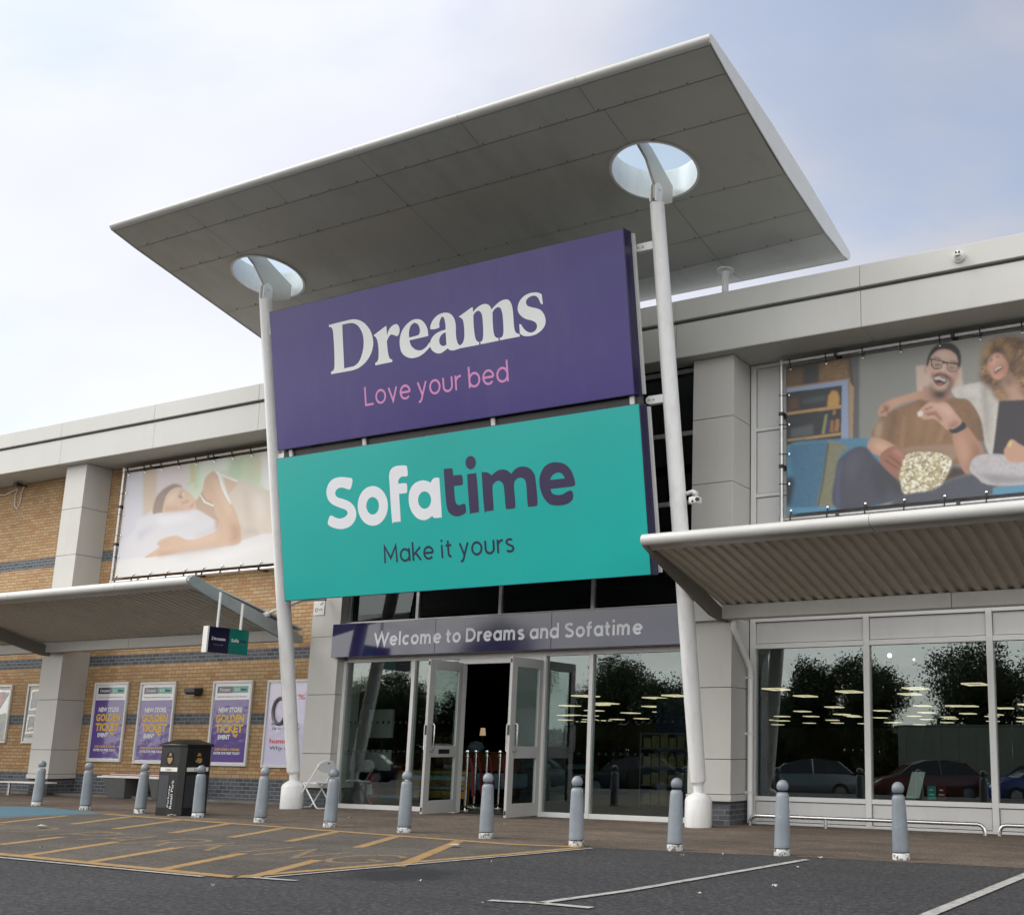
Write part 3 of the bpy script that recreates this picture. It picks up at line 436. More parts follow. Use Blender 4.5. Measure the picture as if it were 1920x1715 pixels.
DATA = json.loads(r'''{"DREAMS":[[[[-2152,1988,1],[-1717,1996,0],[-1587,1987,0],[-1446,1936,0],[-1326,1835,0],[-1250,1715,0],[-1220,1570,0],[-1243,1455,0],[-1309,1347,0],[-1417,1255,0],[-1566,1191,0],[-1697,1172,1],[-2167,1177,1],[-2167,1215,1],[-2110,1238,0],[-2082,1310,0],[-2067,1572,0],[-2068,1836,0],[-2083,1916,0],[-2118,1949,0],[-2150,1952,1]],[[-1860,1943,1],[-1721,1944,0],[-1620,1929,0],[-1524,1873,0],[-1447,1758,0],[-1421,1634,0],[-1437,1496,0],[-1494,1364,0],[-1566,1277,0],[-1663,1234,1],[-1875,1230,1]]],[[[-1205,1665,1],[-942,1770,1],[-925,1764,1],[-923,1619,1],[-886,1688,0],[-826,1742,0],[-755,1766,0],[-700,1759,0],[-666,1716,0],[-657,1656,0],[-678,1601,0],[-715,1575,0],[-769,1595,0],[-836,1618,0],[-887,1590,0],[-934,1530,1],[-932,1439,0],[-923,1331,0],[-901,1253,0],[-848,1218,1],[-848,1183,1],[-1206,1181,1],[-1206,1218,1],[-1155,1243,0],[-1128,1309,0],[-1117,1446,0],[-1129,1556,0],[-1152,1618,1]]],[[[-87,1475,1],[-95,1581,0],[-135,1671,0],[-209,1744,0],[-301,1775,0],[-411,1769,0],[-525,1714,0],[-614,1633,0],[-664,1525,0],[-672,1420,0],[-653,1321,0],[-591,1243,0],[-499,1195,0],[-418,1180,0],[-309,1184,0],[-199,1220,0],[-114,1270,0],[-63,1304,1],[-72,1378,1],[-137,1315,0],[-221,1281,0],[-288,1281,0],[-367,1309,0],[-443,1379,0],[-470,1467,1]],[[-473,1510,1],[-468,1599,0],[-436,1678,0],[-374,1721,0],[-333,1721,0],[-281,1690,0],[-251,1627,0],[-251,1569,0],[-275,1526,0],[-323,1516,1]]],[[[144,1571,1],[50,1560,0],[-42,1572,1],[-34,1623,0],[7,1689,0],[85,1749,0],[181,1780,0],[299,1775,0],[387,1732,0],[442,1653,0],[461,1552,0],[453,1429,0],[459,1336,0],[485,1259,0],[521,1231,1],[544,1194,1],[459,1181,0],[381,1178,0],[316,1193,0],[277,1225,1],[225,1202,0],[144,1173,0],[65,1180,0],[-11,1223,0],[-53,1276,0],[-68,1346,0],[-21,1433,0],[64,1487,0],[158,1511,0],[258,1518,1],[262,1585,0],[253,1669,0],[226,1722,0],[189,1716,0],[155,1665,0],[141,1615,0]],[[257,1480,1],[194,1463,0],[142,1422,0],[120,1369,0],[132,1313,0],[172,1279,0],[211,1273,0],[258,1285,1]]],[[[529,1674,1],[791,1774,1],[807,1771,1],[810,1699,1],[892,1754,0],[983,1781,0],[1058,1778,0],[1113,1751,0],[1144,1708,0],[1157,1678,1],[1230,1726,0],[1333,1774,0],[1433,1782,0],[1492,1755,0],[1528,1697,0],[1543,1624,0],[1548,1533,0],[1548,1413,0],[1554,1312,0],[1580,1255,0],[1639,1228,1],[1642,1190,1],[1271,1192,1],[1274,1231,1],[1314,1235,0],[1342,1276,0],[1353,1355,0],[1356,1525,0],[1345,1618,0],[1319,1673,0],[1283,1692,0],[1239,1686,0],[1199,1661,0],[1171,1627,1],[1165,1517,0],[1163,1396,0],[1171,1314,0],[1197,1254,0],[1251,1228,1],[1248,1190,1],[909,1188,1],[909,1228,1],[945,1240,0],[966,1296,0],[977,1406,0],[979,1548,0],[970,1631,0],[943,1681,0],[906,1700,0],[854,1689,0],[809,1648,1],[804,1536,0],[806,1413,0],[817,1309,0],[844,1249,0],[886,1227,1],[883,1187,1],[511,1188,1],[519,1232,1],[576,1266,0],[607,1333,0],[618,1423,0],[617,1526,0],[607,1600,0],[581,1640,0]]],[[[2085,1741,1],[2091,1594,1],[2062,1606,0],[2041,1643,0],[2016,1701,0],[1971,1739,0],[1918,1750,0],[1851,1738,0],[1803,1704,0],[1796,1656,0],[1823,1616,0],[1893,1584,0],[1986,1551,0],[2054,1507,0],[2102,1439,0],[2122,1357,0],[2101,1282,0],[2043,1222,0],[1944,1179,0],[1834,1167,0],[1739,1180,0],[1686,1203,0],[1648,1232,1],[1645,1372,1],[1681,1366,1],[1707,1317,0],[1757,1259,0],[1827,1220,0],[1899,1221,0],[1950,1257,0],[1961,1315,0],[1928,1360,0],[1865,1395,0],[1771,1431,0],[1691,1489,0],[1644,1557,0],[1639,1628,0],[1679,1711,0],[1763,1771,0],[1874,1798,0],[1981,1790,0],[2046,1768,0]]]],"SOFA":[[[[-1860,-566,0],[-1846,-612,0],[-1885,-714,0],[-1927,-742,0],[-2003,-718,0],[-2094,-693,0],[-2173,-702,0],[-2230,-743,0],[-2235,-801,0],[-2185,-847,0],[-2064,-886,0],[-1929,-945,0],[-1837,-1034,0],[-1806,-1140,0],[-1846,-1252,0],[-1945,-1331,0],[-2088,-1366,0],[-2212,-1360,0],[-2350,-1321,0],[-2435,-1268,0],[-2437,-1221,0],[-2392,-1140,0],[-2350,-1128,0],[-2274,-1165,0],[-2182,-1191,0],[-2088,-1185,0],[-2007,-1146,0],[-1997,-1101,0],[-2046,-1055,0],[-2168,-1011,0],[-2319,-944,0],[-2407,-854,0],[-2432,-735,0],[-2387,-623,0],[-2286,-544,0],[-2158,-520,0],[-2049,-526,0],[-1927,-548,0]]],[[[-1127,-1080,0],[-1170,-1213,0],[-1266,-1315,0],[-1398,-1366,0],[-1541,-1354,0],[-1664,-1282,0],[-1745,-1163,0],[-1766,-1022,0],[-1722,-887,0],[-1623,-784,0],[-1489,-735,0],[-1348,-749,0],[-1226,-823,0],[-1147,-941,0]],[[-1314,-1062,0],[-1332,-1121,0],[-1373,-1166,0],[-1428,-1188,0],[-1488,-1183,0],[-1539,-1151,0],[-1572,-1099,0],[-1581,-1038,0],[-1562,-978,0],[-1521,-933,0],[-1465,-911,0],[-1406,-917,0],[-1355,-949,0],[-1322,-1000,0]]],[[[-683,-505,0],[-678,-624,0],[-710,-654,0],[-776,-647,0],[-836,-659,0],[-878,-704,0],[-882,-751,1],[-742,-756,0],[-708,-777,0],[-712,-889,0],[-740,-913,0],[-880,-911,1],[-882,-1322,0],[-907,-1349,0],[-1025,-1346,0],[-1061,-1323,0],[-1065,-753,0],[-1061,-596,0],[-1015,-510,0],[-923,-470,0],[-806,-469,0],[-710,-481,0]]],[[[-70,-737,1],[-51,-748,1],[-52,-1315,0],[-81,-1353,0],[-202,-1351,0],[-239,-1317,1],[-330,-1358,0],[-431,-1367,0],[-556,-1316,0],[-656,-1196,0],[-693,-1047,0],[-659,-883,0],[-555,-782,0],[-408,-747,0],[-296,-767,0],[-233,-800,1],[-181,-748,0],[-131,-733,0]],[[-241,-1069,0],[-259,-1126,0],[-298,-1169,0],[-353,-1191,0],[-411,-1186,0],[-461,-1155,0],[-494,-1105,0],[-502,-1045,0],[-484,-988,0],[-444,-944,0],[-389,-924,0],[-331,-929,0],[-281,-960,0],[-249,-1010,0]]]],"TIME":[[[[45,-644,0],[69,-618,0],[186,-619,0],[218,-640,0],[221,-734,1],[365,-738,0],[398,-763,0],[401,-866,0],[374,-896,0],[227,-897,1],[226,-1078,0],[247,-1167,0],[299,-1198,0],[355,-1188,0],[405,-1186,0],[425,-1209,0],[425,-1303,0],[398,-1337,0],[286,-1366,0],[190,-1354,0],[97,-1296,0],[58,-1194,0],[49,-1039,0]]],[[[492,-788,0],[518,-745,0],[632,-744,0],[670,-778,0],[674,-1292,0],[649,-1335,0],[534,-1340,0],[496,-1311,0]]],[[[675,-584,0],[661,-627,0],[631,-659,0],[589,-674,0],[545,-669,0],[506,-646,0],[481,-608,0],[475,-563,0],[489,-520,0],[519,-488,0],[561,-472,0],[606,-477,0],[644,-501,0],[669,-539,0]]],[[[771,-767,0],[794,-744,0],[866,-751,0],[920,-778,0],[950,-807,1],[1066,-750,0],[1172,-740,0],[1262,-771,0],[1318,-821,1],[1407,-754,0],[1525,-735,0],[1651,-770,0],[1733,-862,0],[1754,-990,0],[1760,-1284,0],[1735,-1336,0],[1630,-1340,0],[1581,-1314,0],[1578,-1036,0],[1560,-939,0],[1486,-896,0],[1407,-913,0],[1356,-993,0],[1358,-1290,0],[1328,-1338,0],[1215,-1340,0],[1178,-1312,0],[1169,-1038,0],[1150,-951,0],[1080,-901,0],[998,-925,0],[955,-996,0],[952,-1296,0],[925,-1336,0],[818,-1337,0],[774,-1312,0]]],[[[2443,-1070,0],[2423,-1105,0],[2370,-1116,0],[2004,-1115,1],[2036,-1185,0],[2121,-1214,0],[2209,-1212,0],[2298,-1179,0],[2351,-1170,0],[2388,-1198,0],[2392,-1270,0],[2361,-1319,0],[2271,-1362,0],[2121,-1369,0],[1974,-1335,0],[1869,-1221,0],[1819,-1060,0],[1831,-914,0],[1917,-787,0],[2035,-737,0],[2160,-739,0],[2293,-786,0],[2395,-900,0]],[[2007,-984,1],[2058,-917,0],[2148,-889,0],[2221,-913,0],[2272,-986,1]]]],"ART_L":[[[205,185,165],4.0,0.0,[140,331,86,1090,173,1085,221,316]],[[214,204,204],6.0,0.0,[209,490,168,1086,348,1063,382,455]],[[204,214,190],6.0,0.0,[376,541,340,1109,779,1061,830,443],[60,16.0,"leaf"]],[[184,206,170],8.0,0.0,[381,864,385,967,413,993,431,869,414,736]],[[222,228,218],10.0,0.0,[489,914,493,1006,552,1016,587,913,550,872]],[[186,208,176],9.0,0.0,[573,816,585,947,642,966,669,825,634,775]],[[196,210,180],9.0,0.0,[652,796,661,977,698,1000,729,776,694,719]],[[214,224,208],12.0,0.0,[411,788,413,1002,498,1005,497,767]],[[206,195,150],5.0,0.0,[374,814,361,1016,382,1011,399,817]],[[232,232,230],10.0,0.0,[757,687,736,998,810,1002,831,588]],[[214,206,170],8.0,0.0,[701,933,718,978,741,906,743,773,722,811]],[[204,204,217],3.0,0.0,[-4,306,88,533,179,609,185,530,75,274,2,156]],[[150,130,120],3.0,0.02,[182,565,179,653,192,737,230,798,275,826,312,812,330,782,283,781,250,732,239,657,241,561]],[[216,184,158],1.5,0.0,[237,571,239,665,254,748,304,789,352,751,392,690,421,624,433,558,400,554,298,565]],[[188,158,138],4.0,0.0,[312,718,331,756,345,727,337,678,321,686]],[[232,205,185],3.0,0.0,[333,730,343,740,348,696,339,686]],[[206,168,146],4.0,0.0,[291,585,300,613,317,588,316,567]],[[196,160,140],3.0,0.0,[328,645,373,661,380,633,341,617]],[[204,150,136],3.0,0.0,[379,595,408,631,406,594,389,570]],[[190,162,142],2.0,0.0,[411,626,424,657,437,697,454,744,482,686,520,560,559,402,507,446,453,524,428,553]],[[213,211,217],2.0,0.0,[84,437,94,532,182,565,297,566,400,559,447,534,548,412,554,353,467,296,408,282,345,310,242,304,220,244,162,171,60,171,-2,126,-7,271,21,336]],[[198,196,206],8.0,0.0,[97,409,159,449,232,451,162,396,120,318]],[[226,225,229],10.0,0.0,[195,536,351,538,444,501,335,465,232,460]],[[200,198,204],8.0,0.0,[415,331,493,349,544,405,554,353,467,297]],[[223,221,221],1.5,0.0,[-12,-24,3,137,61,168,168,170,475,163,679,227,829,283,869,291,885,-12]],[[210,176,148],1.5,0.0,[450,728,453,837,495,891,527,844,551,771,589,628,635,502,667,356,678,248,666,201,595,188,323,175,179,163,167,179,236,244,223,282,241,319,312,342,344,327,403,284,486,304,552,350,555,415,523,509,513,595,470,647]],[[196,160,134],6.0,0.0,[468,673,509,579,529,483,559,394,552,345,536,374,514,578]],[[222,190,164],8.0,0.0,[483,838,524,811,574,631,621,488,598,477,534,657]],[[214,201,187],2.0,0.0,[588,645,635,758,673,757,719,696,782,648,855,566,870,283,761,271,683,243,667,356,635,502]],[[205,175,165],5.0,0.0,[727,295,755,298,770,271,747,267]],[[214,184,160],2.0,0.0,[548,835,635,758,588,651]],[[236,233,231],1.5,0.0,[500,892,532,856,570,699,604,579,597,576,547,721,523,837]],[[236,233,231],1.5,0.0,[532,858,632,769,627,757,532,843]],[[238,234,230],1.0,0.0,[435,693,466,622,514,576,515,563,462,611,433,685]],[[226,202,180],8.0,0.0,[257,704,295,756,317,742,290,680,261,652]],[[200,166,142],6.0,0.0,[242,621,294,619,379,578,400,557,297,566,240,572]],[[120,98,88],1.5,0.0,[315,710,328,695,341,689,340,684,327,688,314,702]],[[190,152,126],10.0,0.0,[602,410,667,356,678,248,656,211,608,212,628,281]],[[228,200,178],10.0,0.0,[367,281,492,291,554,312,541,282,444,267]],[[184,148,124],7.0,0.0,[249,200,373,192,571,198,591,186,375,170,221,163]],[[196,160,136],3.0,0.0,[236,279,284,305,290,297,245,269]],[[198,162,138],3.0,0.0,[246,252,296,277,300,269,252,242]],[[206,202,202],10.0,0.0,[324,162,619,185,630,167,377,128]],[[232,231,232],12.0,0.0,[429,103,715,160,825,188,827,140,578,70]],[[204,190,178],10.0,0.0,[663,677,687,671,731,383,705,348,677,509]],[[226,216,206],12.0,0.0,[718,631,766,603,786,404,759,394]],[[196,182,172],8.0,0.0,[673,330,734,342,755,281,696,260]]],"ART_R":[[[138,139,134],60.0,0.0,[217,320,222,1108,455,1017,445,260]],[[150,149,142],90.0,0.0,[480,330,491,1135,782,1095,763,252]],[[92,96,98],3.0,0.0,[183,412,186,1044,219,1053,214,403]],[[70,60,52],3.0,0.04,[-7,464,-2,1027,192,1025,202,791,196,425]],[[132,102,64],4.0,0.0,[98,865,101,989,186,988,188,855],[260,4.0,"wicker"]],[[104,82,56],6.0,0.04,[1,867,2,972,52,972,52,863]],[[52,54,60],4.0,0.0,[54,867,58,979,94,979,96,866]],[[152,112,62],2.0,0.0,[-2,864,191,863,193,838,-2,844]],[[146,162,194],2.0,0.0,[-2,851,185,852,186,442,161,441,165,812,-2,822]],[[168,142,110],2.0,0.0,[185,852,202,791,196,439,186,442]],[[50,53,57],2.0,0.04,[-2,821,166,816,161,446,-3,476]],[[200,150,72],3.0,0.0,[125,757,137,792,153,782,159,738,157,677,123,680]],[[70,86,92],5.0,0.0,[48,757,116,769,120,733,48,731]],[[96,66,54],5.0,0.0,[5,701,9,778,36,778,40,699]],[[190,150,95],2.0,0.0,[1,685,166,685,166,666,1,669]],[[190,150,95],2.0,0.0,[1,504,163,505,163,486,1,489]],[[140,146,92],2.0,0.0,[105,507,116,639,124,637,115,509]],[[58,58,98],2.0,0.0,[116,513,125,604,134,602,128,511]],[[158,108,60],2.0,0.0,[129,513,133,593,142,591,141,511]],[[170,118,62],2.0,0.0,[143,513,147,598,158,594,156,513]],[[160,120,70],2.0,0.0,[138,626,140,659,147,658,147,627]],[[88,94,98],4.0,0.0,[13,510,13,570,81,584,81,507]],[[206,180,165],3.0,0.0,[377,874,500,853,503,690,379,697]],[[76,136,166],3.0,0.03,[-3,395,13,467,55,474,246,437,267,307,264,-16,-3,3]],[[96,156,184],10.0,0.0,[24,464,107,449,92,437,32,436]],[[68,118,150],4.0,0.03,[11,408,20,456,122,452,125,344,102,27,1,36,2,241,20,245]],[[44,60,78],5.0,0.0,[0,241,20,245,24,202,12,62,0,65]],[[134,134,108],2.0,0.04,[124,445,137,454,183,395,155,336,142,17,91,34,108,223]],[[92,92,74],2.0,0.0,[121,437,128,444,111,198,95,33,90,37,107,215]],[[142,106,73],2.0,0.03,[312,605,382,649,399,676,467,637,517,605,539,550,556,348,513,351,505,244,478,212,302,298,296,397,250,449,272,560]],[[160,122,84],14.0,0.0,[364,605,416,621,428,504,406,366,372,376]],[[112,80,54],10.0,0.0,[382,649,399,627,429,585,467,605,470,572,429,545,392,589]],[[116,84,58],8.0,0.0,[398,514,404,512,389,355,382,357]],[[120,88,60],8.0,0.0,[483,552,489,534,474,443,468,460]],[[108,78,54],8.0,0.0,[509,560,516,542,533,362,523,361]],[[108,78,54],8.0,0.0,[311,589,322,586,310,458,302,354,296,405,307,524]],[[178,136,96],6.0,0.0,[341,563,346,562,335,353,328,347]],[[176,134,96],6.0,0.0,[448,466,455,464,436,358,426,353]],[[176,150,122],6.0,0.0,[261,522,276,559,282,515,275,427,257,449]],[[66,54,46],10.0,0.0,[535,520,547,468,558,324,570,243,557,246,545,343]],[[196,150,125],2.0,0.0,[252,446,296,405,323,349,343,287,343,239,302,290,253,339,237,389]],[[222,180,152],10.0,0.0,[253,417,285,392,309,336,295,324,260,366]],[[150,108,86],8.0,0.0,[295,308,329,282,343,239,308,264]],[[72,74,90],3.0,0.03,[145,9,147,255,159,335,203,394,235,382,259,309,325,131,338,56,306,19]],[[88,90,108],14.0,0.0,[173,331,202,365,224,351,209,240,179,124]],[[58,60,74],10.0,0.0,[252,278,263,259,293,106,271,39,258,106]],[[88,92,122],5.0,0.0,[144,18,147,239,158,319,166,309,156,187,155,15]],[[60,58,66],10.0,0.0,[259,284,328,146,334,65,320,52,280,182]],[[164,108,88],2.0,0.0,[274,329,309,373,330,343,349,281,347,262,329,282,344,206,339,185,319,229,328,162,321,156,280,255]],[[124,78,64],2.0,0.0,[298,319,343,227,341,219,296,311]],[[124,78,64],2.0,0.0,[288,293,339,195,337,189,285,286]],[[196,140,116],6.0,0.0,[309,357,330,331,343,287,330,298,309,336]],[[66,46,42],6.0,0.0,[429,75,468,207,497,184,510,142,457,115]],[[186,172,136],2.0,0.0,[325,187,344,303,371,320,439,293,467,231,429,67,392,60,338,62,328,130],[620,4.2,"popcorn"]],[[160,130,106],4.0,0.0,[339,320,339,353,476,335,472,237,459,257,436,298,371,324]],[[78,81,94],3.0,0.03,[299,1,341,55,409,68,460,115,516,140,549,132,570,73,569,4,340,0]],[[180,134,108],2.0,0.0,[472,419,508,437,533,355,548,272,513,155,497,164,479,283]],[[206,160,134],12.0,0.0,[481,401,494,405,503,324,511,235,498,215,486,305]],[[150,106,84],8.0,0.0,[519,350,544,281,517,163,507,173,525,270]],[[204,158,138],2.0,0.0,[381,567,399,611,426,633,457,608,482,528,495,468,464,428,441,476,423,514,394,521]],[[226,182,162],8.0,0.0,[409,607,433,620,460,583,476,522,462,526,436,583]],[[150,104,88],1.5,0.0,[398,585,419,596,421,590,400,576]],[[150,104,88],1.5,0.0,[403,544,425,554,427,547,405,536]],[[160,114,96],6.0,0.0,[458,463,482,488,491,465,468,433]],[[160,112,94],3.0,0.0,[398,562,429,561,445,507,441,488,425,538,398,550]],[[225,220,205],1.5,0.0,[378,568,388,581,394,563,391,540,380,543]],[[42,50,58],1.5,0.0,[461,439,474,435,491,454,500,473,508,437,491,414,471,407]],[[184,140,120],3.0,0.0,[397,734,468,710,472,636,433,614,387,651]],[[146,104,86],8.0,0.0,[410,697,443,645,467,661,467,621,433,620,413,655]],[[196,158,138],2.0,0.0,[398,847,402,866,410,847,409,805,401,813]],[[205,166,148],2.0,0.0,[408,860,418,914,435,951,460,959,483,928,493,870,492,805,484,750,473,697,456,658,435,665,419,704,411,776]],[[224,196,180],9.0,0.0,[428,936,453,947,473,927,469,900,442,905]],[[214,198,190],6.0,0.0,[409,818,416,807,418,724,413,734]],[[172,126,108],8.0,0.0,[484,857,493,846,489,765,479,728,476,787]],[[212,158,142],8.0,0.0,[418,831,432,827,427,791,416,790]],[[210,154,138],8.0,0.0,[468,798,485,790,477,753,468,760]],[[44,39,37],2.0,0.03,[406,856,411,921,428,977,455,995,480,979,497,926,500,851,493,809,491,867,486,910,470,943,449,957,432,947,418,914,414,878]],[[78,70,66],5.0,0.0,[429,973,453,986,474,972,460,972,439,965]],[[104,82,71],6.0,0.03,[413,759,424,714,436,692,456,695,471,755,479,736,471,686,452,645,432,646,417,687]],[[66,52,47],5.0,0.0,[425,680,439,684,456,674,450,646,433,647]],[[84,63,54],3.0,0.0,[423,788,430,803,444,806,461,787,471,759,470,735,462,756,444,785,429,782]],[[66,32,32],2.0,0.0,[424,778,437,786,457,761,460,742,451,724,438,721,428,744]],[[204,196,190],1.5,0.0,[425,779,438,784,458,754,455,742,440,762,428,764]],[[186,112,104],2.5,0.0,[431,741,443,737,453,735,446,723,436,726]],[[158,108,94],2.5,0.0,[436,807,444,811,456,794,454,787,444,800]],[[228,192,176],4.0,0.0,[451,869,456,864,451,810,445,816]],[[150,106,90],3.0,0.0,[421,814,427,804,420,771,418,781]],[[150,106,90],3.0,0.0,[470,776,475,766,472,730,468,738]],[[70,52,46],2.5,0.0,[421,908,432,913,448,893,446,887,432,903]],[[70,52,46],2.5,0.0,[466,873,479,870,491,855,489,849,478,862]],[[40,41,44],1.0,0.0,[414,904,421,906,452,880,463,868,495,847,495,835,491,832,487,796,469,801,462,822,461,857,454,863,451,859,447,830,428,833,420,854,419,894]],[[188,156,142],1.0,0.0,[422,898,451,874,446,835,429,838,423,856]],[[184,150,136],1.0,0.0,[463,860,490,840,486,800,470,804,464,823]],[[84,62,55],2.5,0.0,[429,864,438,866,444,853,443,847,436,856,429,857]],[[84,62,55],2.5,0.0,[467,832,475,832,483,822,482,816,474,824,468,825]],[[140,104,92],3.0,0.0,[427,846,441,840,440,836,428,841]],[[140,104,92],3.0,0.0,[469,812,481,806,481,803,469,808]],[[192,146,120],2.0,0.0,[268,602,275,642,294,669,348,693,393,704,394,661,333,638,297,593,292,572,272,583]],[[214,170,144],8.0,0.0,[298,659,347,680,386,692,386,680,340,658,305,632]],[[140,96,80],1.5,0.0,[276,600,294,627,296,622,279,591]],[[150,104,84],3.0,0.0,[284,647,301,633,297,593,289,604]],[[202,197,190],2.0,0.04,[474,691,518,705,564,703,597,627,591,534,573,254,555,309,547,468,517,605,484,632]],[[182,176,168],6.0,0.0,[518,693,524,683,536,583,530,585]],[[178,172,164],6.0,0.0,[569,573,575,570,568,306,563,323]],[[216,212,206],8.0,0.0,[498,692,538,686,550,610,517,645]],[[168,162,154],6.0,0.0,[551,674,564,677,567,463,561,307,553,419]],[[190,150,128],3.0,0.0,[603,701,633,755,661,722,664,539,601,565]],[[140,104,86],8.0,0.0,[603,701,629,733,635,675,615,650]],[[126,94,66],7.0,0.03,[549,712,549,785,554,873,567,936,594,971,627,973,665,944,689,846,690,562,662,571,644,656,629,733,603,686,617,601,613,561,588,587,570,665],[150,11.0,"curl"]],[[66,48,39],9.0,0.0,[568,859,583,910,613,919,635,851,642,736,629,733,621,807,603,875,583,866,572,825]],[[186,148,98],9.0,0.0,[554,873,567,936,591,965,574,914,560,838]],[[190,150,100],8.0,0.0,[610,940,620,928,634,818,624,822]],[[176,136,88],7.0,0.0,[579,662,602,622,617,585,613,563,595,593]],[[70,50,40],8.0,0.0,[555,759,565,764,577,695,570,681]],[[206,154,132],3.0,0.0,[569,806,574,852,589,877,606,863,618,812,619,760,603,711,585,716,574,759]],[[226,184,162],8.0,0.0,[577,847,592,867,600,843,582,825]],[[176,116,98],7.0,0.0,[608,812,619,800,617,753,605,729]],[[216,142,124],7.0,0.0,[573,808,583,801,581,766,573,781]],[[60,44,40],2.0,0.0,[574,839,582,844,583,837,575,832]],[[60,44,40],2.0,0.0,[591,863,601,851,599,845,591,857]],[[92,68,58],3.0,0.0,[570,858,581,863,581,857,571,851]],[[228,176,156],3.0,0.0,[584,833,588,834,585,803,579,806]],[[104,44,44],2.0,0.0,[584,771,594,791,608,796,606,774,595,758,586,748]],[[210,202,196],1.5,0.0,[585,772,595,789,607,792,604,781,594,772,587,762]],[[196,116,106],2.5,0.0,[587,749,599,759,605,769,601,752,590,740]],[[58,55,62],2.0,0.03,[595,574,674,558,739,541,731,185,573,253]],[[190,185,188],2.0,0.04,[512,172,524,239,557,254,608,233,731,170,728,43,570,61,529,121]],[[150,146,152],6.0,0.0,[529,145,574,126,637,95,729,80,729,50,573,68]],[[200,155,130],2.0,0.0,[601,250,609,294,622,328,641,293,671,239,667,190,617,190]],[[214,200,120],2.0,0.0,[611,294,619,322,625,305,615,277]],[[86,146,178],2.0,0.0,[570,46,728,43,726,-61,569,0]],[[86,150,186],2.0,0.0,[-3,47,146,21,142,-10,-3,-5]]],"BOX":[[-15.885,9.022],[-16.445,9.771],[-16.269,11.227],[-7.767,10.263],[-6.793,10.378],[-6.928,9.164],[-7.593,6.424],[-10.924,6.538],[-12.947,6.643]],"BLUE":[[-20.207,11.438],[-19.404,11.503],[-18.686,11.737],[-16.332,11.27],[-16.622,9.874],[-16.605,9.425]],"PAVE_EDGE":[[-12.947,6.643],[-10.924,6.538],[-7.593,6.424],[-6.928,9.164],[-6.793,10.378],[-4.447,10.64],[-2.241,10.772],[-1.403,10.87]],"HATCH":[[[-15.347,11.061],[-14.44,9.529]],[[-14.149,10.998],[-13.222,9.292]],[[-12.914,10.753],[-12.093,9.253]],[[-11.674,10.555],[-10.974,9.174]],[[-10.667,10.511],[-10.012,9.143]],[[-9.619,10.492],[-8.824,8.994]],[[-8.556,10.348],[-7.136,7.776]],[[-11.458,8.085],[-10.729,6.633]],[[-10.355,8.02],[-9.714,6.629]],[[-9.269,7.909],[-8.644,6.561]],[[-8.168,7.826],[-7.535,6.504]],[[-12.566,8.184],[-12.117,7.236]],[[-16.2,10.592],[-15.408,9.163]]],"BORD":[[[-16.146,11.143],[-7.724,10.207],[-6.898,10.348]],[[-13.15,6.745],[-11.08,6.629],[-7.654,6.474]],[[-7.654,6.474],[-7.032,9.299],[-6.867,10.25]]],"WHITE":[[[-12.75,6.545],[-10.748,6.434],[-7.897,6.366]],[[-7.532,6.527],[-7.047,6.549]],[[-7.444,6.583],[-6.912,9.142],[-6.712,10.275]],[[-16.445,9.771],[-16.207,11.185]],[[-4.265,10.367],[-4.493,7.371],[-4.661,6.489]],[[-5.035,6.421],[-4.661,6.489],[-4.222,6.48]],[[-2.092,10.386],[-2.162,7.343],[-2.156,6.253]]],"STAIN":[[-5.772,7.648],[-4.727,8.534]]}''')
class Plane:
    """a flat placement: origin, x axis, y axis, outward normal"""
    def __init__(s, o, x, y, n): s.o = Vector(o); s.x = Vector(x); s.y = Vector(y); s.n = Vector(n)
    def p(s, a, b, h=0.0): return tuple(s.o + s.x * a + s.y * b + s.n * h)
def fill_shape(mb, loops, pl, sc, ox, oy, h, sub=6):
    polys = [[(sc * x + ox, sc * y + oy) for x, y in catmull(l, True, sub)] for l in loops]
    tri = tessellate_polygon([[Vector((x, y, 0)) for x, y in p] for p in polys])
    flat = [q for p in polys for q in p]
    mb.add([pl.p(x, y, h) for x, y in flat], [tuple(t) for t in tri])
def logo(mb, key, pl, sc, ox, oy, h, sub=6):
    for i, g in enumerate(DATA[key]): fill_shape(mb, g, pl, sc, ox, oy, h + 0.0004 * (i % 3), sub)
